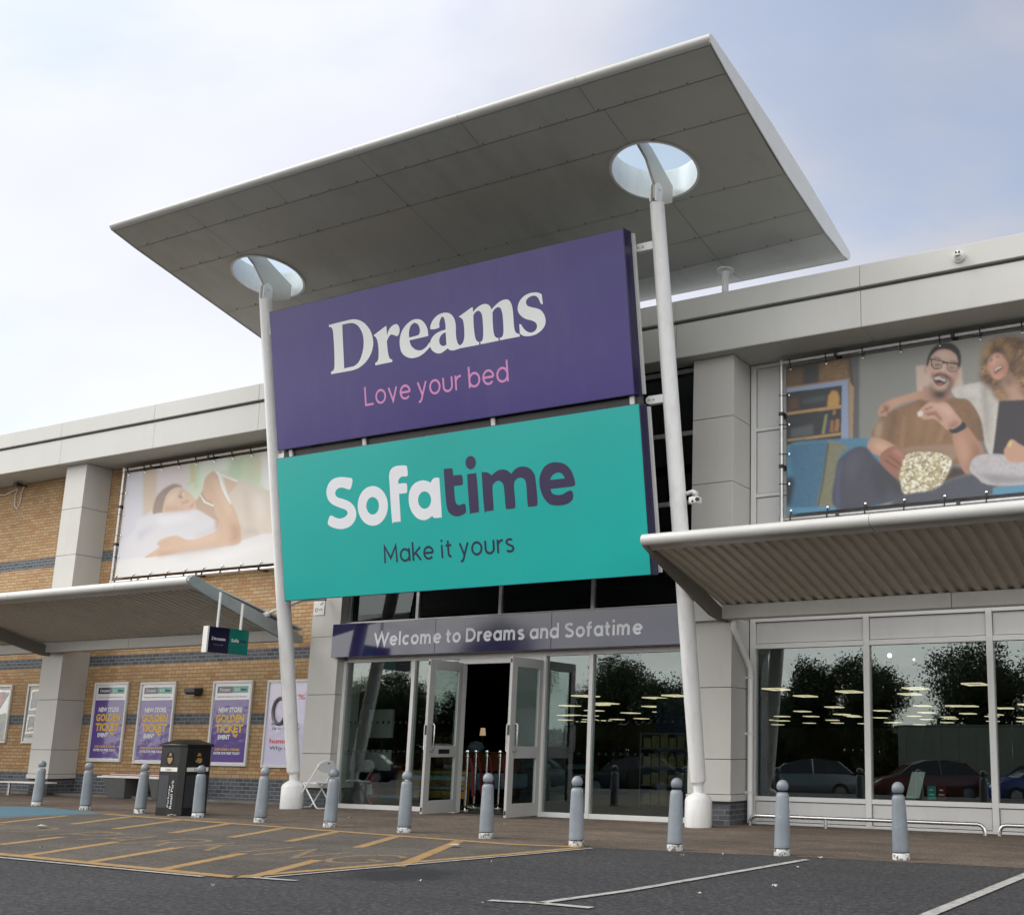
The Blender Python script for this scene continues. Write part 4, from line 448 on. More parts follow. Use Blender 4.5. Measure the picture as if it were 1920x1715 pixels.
# --- a stroke alphabet (geometric sans), x-height 1
def arc(cx, cy, rx, ry, a0, a1, n=18): return [(cx + rx * math.cos(R(a0 + (a1 - a0) * i / n)), cy + ry * math.sin(R(a0 + (a1 - a0) * i / n))) for i in range(n + 1)]
def glyph(c, w):
    h = w / 2; A = 1.42 - 0; o = (0.48 - h + h, 0.5, 0.48 - h * 0.2, 0.52 - h)
    cx, cy, rx, ry = 0.47, 0.5, 0.47 - h, 0.52 - h
    full = ('closed', arc(cx, cy, rx, ry, 0, 360, 28)[:-1])
    sr = cx + rx
    if c == 'o': return 0.94, [full]
    if c == 'a' or c == 'q': return 0.94, [full, [(sr, 0), (sr, 1)]]
    if c == 'b': return 0.94, [full, [(h, 0), (h, A)]]
    if c == 'd': return 0.94, [full, [(sr, 0), (sr, A)]]
    if c == 'e': return 0.92, [[(cx - rx, cy), (cx + rx, cy)] , arc(cx, cy, rx, ry, 0, 318, 26)]
    if c == 'c': return 0.86, [arc(cx, cy, rx, ry, 48, 312, 24)]
    if c == 'v': return 0.84, [[(0.04 + h * .5, 1), (0.42, h * .6), (0.80 - h * .5, 1)]]
    if c == 'y': return 0.84, [[(0.04 + h * .5, 1), (0.42, 0.08)], [(0.80 - h * .5, 1), (0.40, 0.02), (0.33, -0.2), (0.22, -0.34), (0.08, -0.34)]]
    if c == 'u': return 0.84, [[(h, 1)] + arc(0.42, 0.40 , 0.42 - h, 0.42 - h, 180, 360, 14) + [(0.84 - h, 1)]]
    if c == 'n': return 0.84, [[(h, 0), (h, 1)], [(h, 0.55)] + arc(0.42, 0.60, 0.42 - h, 0.42 - h, 180, 0, 14) + [(0.84 - h, 0)]]
    if c == 'm': return 1.36, [[(h, 0), (h, 1)], [(h, 0.55)] + arc(0.36, 0.66, 0.36 - h, 0.36 - h, 180, 0, 12) + [(0.72 - h, 0)], [(0.72 - h, 0.55)] + arc(1.0 - h, 0.66, 0.36 - h * .98, 0.36 - h, 180, 0, 12) + [(1.36 - h * 1.96, 0)]]
    if c == 'r': return 0.52, [[(h, 0), (h, 1)], [(h, 0.5)] + arc(0.46, 0.52, 0.46 - h, 0.48 - h, 180, 82, 10)]
    if c == 'k': return 0.80, [[(h, 0), (h, A)], [(0.74, 1), (h * 1.6, 0.46)], [(0.30, 0.58), (0.76, 0)]]
    if c == 'i': return 0.30, [[(0.15, 0), (0.15, 1)], [(0.15, 1.20), (0.15, 1.20 + w * 1.1)]]
    if c == 'l': return 0.30, [[(0.15, 0), (0.15, A)]]
    if c == 't': return 0.56, [[(0.22, 1.28)] + [(0.22, 0.3)] + arc(0.44, 0.30, 0.22, 0.30 - h, 180, 275, 8), [(0.0, 1 - h), (0.50, 1 - h)]]
    if c == 'f': return 0.54, [[(0.20, 0), (0.20, 1.1)] + arc(0.44, 1.12, 0.24, 0.30 - h, 180, 80, 8), [(0.0, 1 - h), (0.50, 1 - h)]]
    if c == 's': return 0.70, [arc(0.36, 0.74, 0.28 - h * .2, 0.28 - h, 35, 180, 10) + [(0.17, 0.62), (0.36, 0.52), (0.55, 0.42)] + arc(0.35, 0.27, 0.29 - h * .2, 0.29 - h, 20, -150, 12)]
    if c == 'L': return 0.78, [[(h, 1.36), (h, 0)], [(0, h), (0.76, h)]]
    if c == 'M': return 1.30, [[(h + .02, 0), (h + .06, 1.36 - h), (0.65, 0.35), (1.24 - h, 1.36 - h), (1.28 - h, 0)]]
    if c == 'W': return 1.72, [[(0.04, 1.36), (0.46, h), (0.86, 1.30), (1.26, h), (1.68, 1.36)]]
    if c == 'D': return 1.12, [[(h, 0), (h, 1.36)], [(h, 1.36 - h)] + [(0.45, 1.36 - h)] + arc(0.45, 0.68, 0.65 - h, 0.68 - h, 90, -90, 18) + [(h, h)]]
    if c == 'S': return 0.96, [arc(0.48, 1.02, 0.38 - h * .3, 0.36 - h, 30, 190, 12) + [(0.26, 0.84), (0.50, 0.70), (0.74, 0.56)] + arc(0.47, 0.37, 0.41 - h * .3, 0.39 - h, 20, -150, 14)]
    return 0.42, []
def stroke(mb, pts, w, pl, sc, ox, oy, h, closed=False):
    n = len(pts); L = []; Rr = []
    for i in range(n):
        p = Vector(pts[i]); a = Vector(pts[(i - 1) % n]) if (i > 0 or closed) else None; b = Vector(pts[(i + 1) % n]) if (i < n - 1 or closed) else None
        d1 = (p - a).normalized() if a is not None and (p - a).length > 1e-6 else None; d2 = (b - p).normalized() if b is not None and (b - p).length > 1e-6 else None
        if d1 is None: d1 = d2
        if d2 is None: d2 = d1
        nn = Vector((-(d1 + d2).y, (d1 + d2).x)); nn.normalize(); k = 1 / max(0.35, nn.dot(Vector((-d1.y, d1.x))))
        L.append(p + nn * (w / 2 * k)); Rr.append(p - nn * (w / 2 * k))
    vs = [pl.p(q.x * sc + ox, q.y * sc + oy, h) for q in L + Rr]
    mb.add(vs, [(i, (i + 1) % n, n + (i + 1) % n, n + i) for i in range(n if closed else n - 1)])
def letters(mb, text, pl, ox, oy, width, w, h, sc=None, gap=0.17, space=0.40):
    adv = 0; items = []
    for c in text:
        a, st = glyph(c, w)
        items.append((adv, st)); adv += (space if c == ' ' else a + gap)
    adv -= gap; s = sc or width / adv; k = 0
    sx = width / adv
    for x, st in items:
        for q in st:
            cl = isinstance(q, tuple); pts = q[1] if cl else q
            pts = [((px + x) * sx, py * s) for px, py in pts]
            stroke(mb, pts, w * (sx + s) / 2, pl, 1, ox, oy, h + 0.0004 * (k % 4), cl); k += 1
    return s
def text_mesh(mb, body, pl, cx, cy, width, height, h, bold=0.0, align='CENTER', shear=0.0):
    cu = bpy.data.curves.new('t', 'FONT'); cu.body = body; cu.align_x = align; cu.size = 1.0; cu.offset = bold; cu.shear = shear; cu.resolution_u = 3
    o = bpy.data.objects.new('t', cu); COL.objects.link(o); bpy.context.view_layer.update()
    me = o.to_mesh(); xs = [v.co.x for v in me.vertices]; ys = [v.co.y for v in me.vertices]
    if xs:
        x0, x1, y0, y1 = min(xs), max(xs), min(ys), max(ys); sx = width / max(1e-6, x1 - x0); sy = height / max(1e-6, y1 - y0)
        mb.add([pl.p(cx + (v.co.x - (x0 + x1) / 2) * sx, cy + (v.co.y - (y0 + y1) / 2) * sy, h) for v in me.vertices], [tuple(p.vertices) for p in me.polygons])
    o.to_mesh_clear(); bpy.data.objects.remove(o); bpy.data.curves.remove(cu)
# --- printed pictures: soft polygons rasterised into a colour attribute on a fine grid
def blur(a, s):
    if s <= 0: return a
    r = max(1, int(s * 2.5)); k = np.exp(-0.5 * (np.arange(-r, r + 1) / s) ** 2); k /= k.sum()
    for ax in (0, 1):
        p = np.pad(a, [(r, r) if i == ax else (0, 0) for i in (0, 1)], mode='edge')
        a = sum(k[i] * np.take(p, range(i, i + a.shape[ax]), axis=ax) for i in range(2 * r + 1))
    return a
def inside(poly, X, Y):
    m = np.zeros(X.shape, bool); n = len(poly)
    for i in range(n):
        x1, y1 = poly[i]; x2, y2 = poly[(i + 1) % n]
        if y1 == y2: continue
        c = ((y1 > Y) != (y2 > Y)) & (X < (x2 - x1) * (Y - y1) / (y2 - y1) + x1); m ^= c
    return m
def paint(art, nu, nv, base, unit):
    img = np.zeros((nv, nu, 3)); img[:] = [lin(c) for c in base]
    U = (np.arange(nu) + .5) / nu * 1000; V = (np.arange(nv) + .5) / nv * 1000
    def fill(pp, col, bl, nz, spr):
        xs = [p[0] for p in pp]; ys = [p[1] for p in pp]; mg = bl * unit * 3 + 3
        a0 = max(0, int(min(xs) / 1000 * nu - mg)); a1 = min(nu, int(max(xs) / 1000 * nu + mg) + 1); b0 = max(0, int(min(ys) / 1000 * nv - mg)); b1 = min(nv, int(max(ys) / 1000 * nv + mg) + 1)
        if a1 <= a0 or b1 <= b0: return
        uu, vv = np.meshgrid(U[a0:a1], V[b0:b1]); m = blur(inside(pp, uu, vv).astype(float), bl * unit)
        layer = np.ones((b1 - b0, a1 - a0, 3)) * np.array([lin(x) for x in col])
        if nz:
            g = blur(RNG.normal(0, 1, m.shape), 1.6); g /= g.std() + 1e-9; layer *= np.clip(1 + nz * g, 0.25, 1.9)[:, :, None]
        if spr:
            n, r, pal = spr; idx = np.argwhere(m > .6); H_, W_ = m.shape
            for k in range(n):
                if not len(idx): break
                y, x = idx[RNG.integers(len(idx))]; c = np.array([lin(q) for q in PAL[pal][RNG.integers(len(PAL[pal]))]])
                rr = r * nu / 1000 * RNG.uniform(.6, 1.3); q = int(rr * 2) + 2; y0, y1, x0, x1 = max(0, y - q), min(H_, y + q), max(0, x - q), min(W_, x + q)
                yy, xx = np.mgrid[y0:y1, x0:x1]; a = RNG.uniform(0, 3.14); dx, dy = xx - x, yy - y; ex = dx * math.cos(a) + dy * math.sin(a); ey = -dx * math.sin(a) + dy * math.cos(a)
                st = 1.0 if pal == 'popcorn' else 0.45
                d = np.sqrt((ex / rr) ** 2 + (ey / (rr * st)) ** 2)
                if pal == 'curl': d = np.abs(d - .8) * 2.2
                w = np.clip((1.1 - d) * 2.0, 0, 1) * (.75 if pal == 'popcorn' else .45); sh = (1.12 + .22 * dy / rr).clip(.6, 1.2) if pal == 'popcorn' else 1.0
                layer[y0:y1, x0:x1] = layer[y0:y1, x0:x1] * (1 - w[:, :, None]) + (c * (sh[:, :, None] if pal == 'popcorn' else 1)) * w[:, :, None]
        img[b0:b1, a0:a1] = img[b0:b1, a0:a1] * (1 - m[:, :, None]) + layer * m[:, :, None]
    for e in art:
        col, bl, nz, pts = e[:4]; pp = [(pts[i], pts[i + 1]) for i in range(0, len(pts), 2)]
        if bl >= 1.5 and len(pp) > 6: pp = catmull(pp, True, 5)
        fill(pp, col, bl, nz, e[4] if len(e) > 4 else None)
    # printed-photo softness: a slight haze, less saturation, a soft focus
    g = img.mean(2, keepdims=True); img = g + (img - g) * .92; img = img * .95 + .05 * np.array([lin(150), lin(150), lin(152)])
    img = np.stack([blur(img[:, :, k], .8 * unit) for k in range(3)], 2)
    return np.clip(img * (1 + RNG.normal(0, .012, (nv, nu, 1))), 0, 1)
def picture(name, img, m, x0, x1, z0, z1, y, parent, sag=0.0, thick=0.004):
    nv, nu, _ = img.shape
    off = parent.get('_o', (0, 0, 0))
    xs = np.linspace(x0, x1, nu + 1); zs = np.linspace(z0, z1, nv + 1); X, Z = np.meshgrid(xs, zs)
    g = blur(RNG.normal(0, 1, X.shape), max(4, nu / 14)); g = g / (np.abs(g).max() + 1e-9) * sag
    Yv = y + g
    front = np.stack([X - off[0], Yv - off[1], Z - off[2]], -1).reshape(-1, 3)
    # sewn hem: a border strip turned back round the edge gives the cloth its thickness
    i = np.arange(nu); j = np.arange(nv); I, J = np.meshgrid(i, j); a = J * (nu + 1) + I
    f = np.stack([a, a + 1, a + nu + 2, a + nu + 1], -1).reshape(-1, 4)
    bi = np.concatenate([np.arange(nu), (np.arange(nv)) * (nu + 1) + nu, (nv * (nu + 1) + np.arange(nu, 0, -1)), (np.arange(nv, 0, -1) * (nu + 1))])
    back = front[bi] + np.array([0, thick, 0]); nb = len(bi); n0 = len(front)
    bf = np.stack([bi, n0 + np.arange(nb), n0 + (np.arange(nb) + 1) % nb, np.roll(bi, -1)], -1)
    verts = np.concatenate([front, back]); faces = np.concatenate([f, bf])
    me = bpy.data.meshes.new(name); me.from_pydata(verts.tolist(), [], faces.tolist()); me.materials.append(MATS[m])
    ca = me.color_attributes.new('print', 'FLOAT_COLOR', 'CORNER')
    fc = np.ones((len(faces), 4, 4)); fc[:len(f), :, :3] = img.reshape(-1, 1, 3); fc[len(f):, :, :3] = 0.5
    ca.data.foreach_set('color', fc.reshape(-1))
    me.polygons.foreach_set('use_smooth', [True] * len(me.polygons))
    o = bpy.data.objects.new(name, me); COL.objects.link(o); o.parent = parent; return o

def m_bollard(name, paint, chip, rust, amt):
    m, t = newmat(name)
    oi = t.new('ShaderNodeObjectInfo'); co = t.new('ShaderNodeTexCoord').outputs['Object']
    va = t.new('ShaderNodeVectorMath', operation='ADD'); t.link(co, va.inputs[0])
    sc = t.new('ShaderNodeVectorMath', operation='SCALE'); t.link(oi.outputs['Location'], sc.inputs[0]); sc.inputs['Scale'].default_value = 3.7; t.link(sc.outputs[0], va.inputs[1])
    v = va.outputs[0]; a = t.noise(4, 5, 0.6, v); b = t.noise(22, 5, 0.75, v); d = t.noise(14, 6, 0.8, v, (1, 1, .5))
    lo = tuple(x * .84 for x in paint) + (1,); hi = tuple(x * 1.14 for x in paint) + (1,)
    c = t.ramp(a, [(0.3, lo), (0.7, hi)])
    f = t.new('ShaderNodeMapRange'); f.inputs['From Min'].default_value = 0.66 - amt; f.inputs['From Max'].default_value = 0.69 - amt; t.link(b, f.inputs['Value'])
    c = t.mix(f.outputs[0], c, (*chip, 1))
    g = t.new('ShaderNodeMapRange'); g.inputs['From Min'].default_value = 0.70 - amt * .5; g.inputs['From Max'].default_value = 0.73 - amt * .5; t.link(d, g.inputs['Value'])
    c = t.mix(g.outputs[0], c, (*rust, 1))
    fd = t.new('ShaderNodeMapRange'); fd.inputs['To Min'].default_value = 0.80; fd.inputs['To Max'].default_value = 1.18; t.link(oi.outputs['Random'], fd.inputs['Value'])
    vm = t.new('ShaderNodeVectorMath', operation='SCALE'); t.link(c, vm.inputs[0]); t.link(fd.outputs[0], vm.inputs['Scale'])
    t.link(vm.outputs[0], t.b.inputs['Base Color']); t.b.inputs['Roughness'].default_value = 0.4; t.bump(b, 0.25, 0.006)
m_bollard('bollard_paint', (0.205, 0.235, 0.265), (0.44, 0.46, 0.48), (0.10, 0.05, 0.03), 0.012)
m_bollard('bollard_base', (0.58, 0.59, 0.58), (0.13, 0.125, 0.12), (0.05, 0.05, 0.05), 0.15)
def logo_fit(groups, pl, cx, cy, width, h, sub=2):
    """groups: [(mesh builder, key), ...] drawn together, centred on (cx, cy)"""
    xs = [p[0] for _, k in groups for g in DATA[k] for l in g for p in l]; ys = [p[1] for _, k in groups for g in DATA[k] for l in g for p in l]
    sc = width / (max(xs) - min(xs)); mx = (max(xs) + min(xs)) / 2; my = (max(ys) + min(ys)) / 2
    for mb, k in groups: logo(mb, k, pl, sc, cx - mx * sc, cy - my * sc, h, sub)
PAL = {'popcorn': [(236, 232, 214), (222, 214, 184), (205, 192, 140), (178, 164, 128), (150, 132, 98), (240, 238, 226)], 'curl': [(170, 124, 76), (140, 98, 62), (104, 74, 50), (74, 52, 38), (196, 150, 96)],
       'wicker': [(150, 118, 76), (110, 84, 52), (88, 66, 42)], 'leaf': [(178, 202, 166), (214, 222, 206), (206, 198, 158), (196, 214, 190)]}

def quads_mesh(name, m, q):
    """a mesh of loose quads from an (n, 4, 3) array"""
    n = len(q); me = bpy.data.meshes.new(name); me.vertices.add(n * 4); me.vertices.foreach_set('co', q.reshape(-1).astype(np.float32))
    me.loops.add(n * 4); me.loops.foreach_set('vertex_index', np.arange(n * 4, dtype=np.int32)); me.polygons.add(n); me.polygons.foreach_set('loop_start', np.arange(0, n * 4, 4, dtype=np.int32))
    me.update(calc_edges=True); me.validate(); me.materials.append(MATS[m]); o = bpy.data.objects.new(name, me); COL.objects.link(o); return o
# ------------------------------------------------------------------ setting: ground
def ground_sheet():
    ys = [-400, -120, -40, -8, -5, -2, 1, 3.2, 4.2, 6, 8, 10, 12, 14, 20, 60, 400]; xs = [-400, -120, -60, -40, -30, -24, -18, -12, -6, 0, 6, 20, 100, 400]
    def z(y):
        t = min(1, max(0, (3.6 - y) / 9.0)); return -0.68 * t * t * (3 - 2 * t)
    vs = [(x, y, z(y)) for y in ys for x in xs]; n = len(xs)
    mb = MB(); mb.add(vs, [(j * n + i, j * n + i + 1, (j + 1) * n + i + 1, (j + 1) * n + i) for j in range(len(ys) - 1) for i in range(n - 1)])
    struct(mb.build('ground', 'asphalt', smooth=0))
ground_sheet()
def flat(name, polys, z, m):
    mb = MB()
    for p in polys:
        tri = tessellate_polygon([[Vector((x, y, 0)) for x, y in p]]); mb.add([(x, y, z) for x, y in p], [tuple(t) for t in tri])
    return struct(mb.build(name, m, smooth=0))
def line_poly(pts, w):
    n = len(pts); L = []; Q = []
    for i in range(n):
        p = Vector(pts[i]); a = Vector(pts[max(0, i - 1)]); b = Vector(pts[min(n - 1, i + 1)]); d = (b - a).normalized(); nn = Vector((-d.y, d.x)) * w / 2
        L.append(tuple(p + nn)); Q.append(tuple(p - nn))
    return L + Q[::-1]
edge = DATA['PAVE_EDGE']
flat('pavement', [[(-60, 15.2), (-60, 7.0)] + [tuple(p) for p in edge] + [(8, 10.75), (8, 15.2)]], 0.002, 'paving')
flat('parking_bay', [[tuple(p) for p in DATA['BOX']]], 0.004, 'bay_tarmac')
flat('blue_bay', [[tuple(p) for p in DATA['BLUE']]], 0.0055, 'blue_paint')
flat('yellow_marking', [line_poly(p, 0.125) for p in DATA['HATCH']], 0.0055, 'yellow_paint')
flat('yellow_marking', [line_poly(p, 0.125) for p in DATA['BORD']], 0.007, 'yellow_paint')
flat('white_marking', [line_poly(p, w) for p, w in zip(DATA['WHITE'], (.055, .06, .055, .05, .085, .075, .10))], 0.0085, 'white_paint')
mb = MB(); gp = Plane((-11.55, 8.42, 0.0), Vector((1, -0.075, 0)).normalized(), (0, 1, 0), (0, 0, 1))
UP_ = {'N': [[(0, 0), (0, 1)], [(0, 1), (.6, 0)], [(.6, 0), (.6, 1)]], 'O': [arc(.32, .5, .32, .5, 0, 340, 16)], 'P': [[(0, 0), (0, 1)], [(0, 1), (.4, 1), (.55, .9), (.55, .65), (.4, .5), (0, .5)]], 'A': [[(0, 0), (.3, 1)], [(.3, 1), (.6, 0)], [(.12, .35), (.48, .35)]],
       'R': [[(0, 0), (0, 1)], [(0, 1), (.4, 1), (.55, .9), (.55, .65), (.4, .5), (0, .5)], [(.25, .5), (.6, 0)]], 'K': [[(0, 0), (0, 1)], [(.55, 1), (0, .42)], [(.18, .6), (.6, 0)]], 'I': [[(.1, 0), (.1, 1)]], 'G': [arc(.34, .5, .34, .5, 40, 330, 14) + [(.62, .45), (.4, .45)]]}
x = -3.6
for c_ in 'NO PARKING':
    for k_, q_ in enumerate(UP_.get(c_, [])): stroke(mb, [(x + a_ * .95, (b_ - .5) * .78) for a_, b_ in q_], .075, gp, 1, 0, 0, .0056 + .0003 * k_)
    x += .5 if c_ == ' ' else (.45 if c_ == 'I' else .86)
struct(mb.build('yellow_marking', 'yellow_paint_faded', smooth=0))

# ------------------------------------------------------------------ the shop building
bld = thing('retail_building', 'long pale clad retail shop building with buff brick walls and glazed entrance', 'building', (-11.3, 15.0, 0))
XL, XR = -52.0, 9.0
mb = MB(); mb.box(XL, -15.3, 15.0, 15.25, -0.2, 7.1); mb.build('brick_wall', 'bricks', bld)
mb = MB()
mb.box(XL, -15.62, 14.6, 15.0, -0.1, 0.045); mb.build('gutter_kerb', 'plinth_stone', bld, bevel=0.01)
# fascia: dark backing, panels with open joints, proud cap above a shadow groove
SE = [-23.47, -20.38, -17.30, -14.2, -11.1, -8.0, -4.947, -1.9, 1.15, 4.2]
xs = [XL] + [-23.47 - 3.08 * k for k in range(9, 0, -1)] + SE + [XR]
mb = MB(); mb.box(XL, XR, 14.24, 14.6, 7.09, 7.99); mb.build('fascia_backing', 'groove_grey', bld)
mb = MB(); mc = MB()
for a, b in zip(xs[:-1], xs[1:]):
    mb.box(a + .004, b - .004, 14.2, 14.24, 7.075, 7.615); mc.box(a + .002, b - .002, 14.16, 14.6, 7.665, 8.0)
mb.build('fascia', 'fascia_panel', bld); mc.build('fascia_cap', 'fascia_panel', bld, bevel=0.008)
mb = MB()
for a, b in zip(xs[:-1], xs[1:]): mb.box(a + .003, b - .003, 14.2, 14.995, 7.06, 7.0745)
mb.build('soffit', 'soffit_grey', bld)
mb = MB(); mb.box(XL, XR, 14.6, 60, 7.75, 7.9); mb.build('roof', 'roof_grey', bld)
def pilaster(x0, x1, yb):
    core = MB(); core.box(x0 + .02, x1 - .02, 14.42, yb, 0.3, 7.06)
    p = core.build('pilaster', 'seam_dark', bld)
    mb = MB(); zs = [0.43, 0.925, 1.955, 2.985, 4.015, 5.045, 6.075, 7.058]
    for a, b in zip(zs[:-1], zs[1:]): mb.box(x0, x1, 14.4, yb - .003, a + .004, b - .004)
    mb.box(x0 - .015, x1 + .015, 14.385, yb - .006, 0.335, 0.426)
    mb.build('cladding', 'cladding', p, bevel=0.004)
    mb = MB(); mb.box(x0 + .03, x1 - .03, 14.44, yb - .009, -0.05, 0.334); mb.build('plinth', 'dark_bricks', p)
for a, b in ((-47.1, -46.4), (-39.23, -38.53), (-31.36, -30.66), (-23.49, -22.80), (-15.62, -14.92), (-7.79, -7.09)): pilaster(a, b, 15.0 if b < -8 else 15.02)
# right-hand wall: framed shop window below, panels above
Yw = 15.0
posts = [-7.03, -5.23, -3.46, -1.69, 0.08, 1.85]
mb = MB(); mb.box(-7.09, XR, 15.06, 15.3, 2.62, 7.08); mb.build('panel_backing', 'seam_dark', bld)
fr = MB()
for i, x in enumerate(posts): fr.box(x - .045, x + .045, Yw, Yw + .12, 0, 7.055)
for z0, z1 in ((0.0, 0.035), (0.335, 0.40), (2.555, 2.63), (2.96, 3.02), (3.96, 4.02), (4.90, 4.96), (5.96, 6.02), (7.0, 7.055)):
    for a, b in zip(posts[:-1], posts[1:]): fr.box(a + .045, b - .045, Yw + .004, Yw + .12, z0, z1)
fr.build('window_frame', 'white_frame', bld, bevel=0.004)
for a, b in zip(posts[:-1], posts[1:]):
    for z0, z1 in ((2.63, 2.96), (3.02, 3.96), (4.02, 4.90), (4.96, 5.96), (6.02, 7.0), (0.035, 0.332)):
        pn = MB(); pn.box(a + .055, b - .055, Yw + .03, Yw + .055, z0 + .010, z1 - .008); pn.build('spandrel_panel', 'panel_white', bld)
for a, b in zip(posts[:-1], posts[1:]):
    g = MB(); g.box(a + .045, b - .045, Yw + .055, Yw + .062, 0.40, 2.555); g.build('window_pane', 'shop_glass', bld, smooth=0)
mb = MB(); mb.box(1.9, XR, 15.0, 15.05, 0, 7.05); mb.build('side_wall', 'cladding', bld)
# glazed entrance
Yg = 14.55
fe = MB(); mull = [-14.88, -13.28, -12.22, -10.53, -9.63, -7.82]
for i, x in enumerate(mull):
    fe.box(x - .035, x + .035, Yg, Yg + .11, 0.0, 2.56)
for a, b in zip(mull[:-1], mull[1:]):
    if (a, b) != (-12.22, -10.53): fe.box(a + .035, b - .035, Yg + .004, Yg + .11, 0.0, 0.075)
fe.box(-14.84, -7.86, Yg + .004, Yg + .11, 2.52, 2.60); fe.box(-12.185, -10.565, Yg - .004, Yg + .10, 2.43, 2.519)
fe.box(-14.915, -7.795, Yg - .03, Yg + .11, 3.20, 3.245)
fe.build('entrance_frame', 'white_frame', bld, bevel=0.004)
fu = MB(); um = [-14.88, -13.30, -11.50, -9.66, -7.82]
for x in um: fu.box(x - .03, x + .03, Yg + .02, Yg + .11, 3.246, 7.058)
for z in (4.83, 5.95, 6.98):
    for a, b in zip(um[:-1], um[1:]): fu.box(a + .03, b - .03, Yg + .024, Yg + .11, z - .035, z + .035)
fu.build('upper_window_frame', 'galvanised', bld)
for a, b in zip(um[:-1], um[1:]):
    g = MB(); g.box(a + .03, b - .03, Yg + .06, Yg + .068, 3.246, 7.058); g.build('upper_window_pane', 'dark_glass', bld, smooth=0)
for a, b in zip(mull[:-1], mull[1:]):
    if (a, b) == (-12.22, -10.53): continue
    g = MB(); g.box(a + .035, b - .035, Yg + .05, Yg + .058, 0.075, 2.52); d = g; d.m = 1
    for z in (1.47, 0.98):
        x = a + .16
        while x < b - .1:
            d.add([(x + .026 * math.cos(k * math.pi / 6), Yg + .0595, z + .026 * math.sin(k * math.pi / 6)) for k in range(12)], [tuple(range(12))]); x += .13
    d.build('entrance_pane', ['shop_glass', 'dot_navy'], bld, smooth=0)
def door(xh, side):
    """leaf swung open to stand square to the front; xh hinge line, side = which way its inner face lies"""
    w, y1 = 0.80, Yg - .01; y0 = y1 - w; x0, x1 = xh - .025, xh + .025
    f = MB()
    f.box(x0, x1, y0, y0 + .13, 0.02, 2.45); f.box(x0, x1, y1 - .09, y1, 0.02, 2.45)
    for a, b in ((0.02, 0.22), (0.90, 1.08), (2.30, 2.45)): f.box(x0, x1, y0 + .13, y1 - .09, a, b)
    d = f.build('door', 'door_metal_shaded', bld, bevel=0.004)
    g = MB(); g.box(xh - .004, xh + .004, y0 + .13, y1 - .09, 0.22, 0.90); g.box(xh - .004, xh + .004, y0 + .13, y1 - .09, 1.08, 2.30); g.build('door_pane', 'shop_glass', d, smooth=0)
    for s in (1, -1):
        h = MB(); X = xh + s * .025; h.tube([(X, y0 + .09, 1.42), (X + s * .06, y0 + .09, 1.42), (X + s * .075, y0 + .09, 1.40), (X + s * .075, y0 + .09, 1.02), (X + s * .06, y0 + .09, 1.0), (X, y0 + .09, 1.0)], .013, 10); h.build('handle', 'steel', d)
    if side > 0:
        l = MB(); l.box(xh + .0255, xh + .031, y0 + .30, y0 + .56, 0.955, 1.025); l.build('letter_box', 'black_tie', d)
    k = MB(); k.box(x0 + .006, x1 - .006, y0 - .004, y0 - .0005, 1.25, 1.40); k.box(x0 + .01, x1 - .01, y0 - .006, y0 - .0005, 2.36, 2.42); k.box(x0 + .01, x1 - .01, y0 - .006, y0 - .0005, 0.06, 0.12); k.build('lock_plate', 'black_tie', d)
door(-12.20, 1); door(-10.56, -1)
# shop interior shell
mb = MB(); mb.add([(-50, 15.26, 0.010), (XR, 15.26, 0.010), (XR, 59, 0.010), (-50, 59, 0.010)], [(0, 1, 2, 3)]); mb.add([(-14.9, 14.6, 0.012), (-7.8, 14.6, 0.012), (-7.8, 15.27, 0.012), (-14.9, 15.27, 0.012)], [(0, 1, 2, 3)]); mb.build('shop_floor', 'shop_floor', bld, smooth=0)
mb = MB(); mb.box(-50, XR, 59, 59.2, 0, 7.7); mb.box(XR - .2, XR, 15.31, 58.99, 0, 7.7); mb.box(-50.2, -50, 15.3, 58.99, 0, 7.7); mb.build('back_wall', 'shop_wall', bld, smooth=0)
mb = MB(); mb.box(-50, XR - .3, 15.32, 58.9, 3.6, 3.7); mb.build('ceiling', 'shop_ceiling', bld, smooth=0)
mb = MB(); mb.box(-34, -24, 48, 48.2, 0.02, 2.3); mb.box(-24, -8, 52, 52.2, 0.02, 2.2); mb.build('partition', 'shop_wall_olive', bld, smooth=0)

# ------------------------------------------------------------------ the wing-shaped entrance canopy
can = thing('entrance_canopy', 'big wing shaped grey canopy tilted above the entrance signs', 'canopy', (-11.27, 13.0, 8.6))
CX0, CX1 = -16.97, -5.575
low = [(10.60, 9.60), (10.615, 9.57), (11.09, 9.43), (11.76, 9.265), (12.97, 8.965), (13.85, 8.75), (14.47, 8.625), (14.85, 8.615), (15.20, 8.665), (15.48, 8.775)]
upp = [(15.55, 8.83), (15.55, 8.875), (15.50, 8.925), (14.8, 9.07), (13.85, 9.265), (12.46, 9.49), (11.64, 9.585), (10.90, 9.66), (10.65, 9.685), (10.585, 9.66), (10.575, 9.63)]
HOLES = [(-15.21, 12.40), (-7.34, 12.30)]; HX, HY = 0.635, 0.545
def zlow(y):
    for (a, za), (b, zb) in zip(low[:-1], low[1:]):
        if a <= y <= b: return za + (zb - za) * (y - a) / (b - a)
def zup(y):
    u = upp[::-1]
    for (a, za), (b, zb) in zip(u[:-1], u[1:]):
        if a <= y <= b: return za + (zb - za) * (y - a) / (b - a + 1e-9)
    return 9.3
def zl(x, y):      # the soffit lifts slightly towards the far rear corner
    c = lambda v: min(1, max(0, v))
    return zlow(min(15.48, max(10.6, y))) + .16 * c((x + 10) / 4.4) * c((y - 12.6) / 1.6) * c((15.5 - y) / .6)
SY = [10.66, 11.09, 11.76, 12.97, 13.85, 14.47, 15.5]
SX_front = [CX0, -15.19, -13.30, -11.43, -9.50, -7.55, CX1]; SX_main = [CX0, -15.19, -11.41, -7.42, CX1]
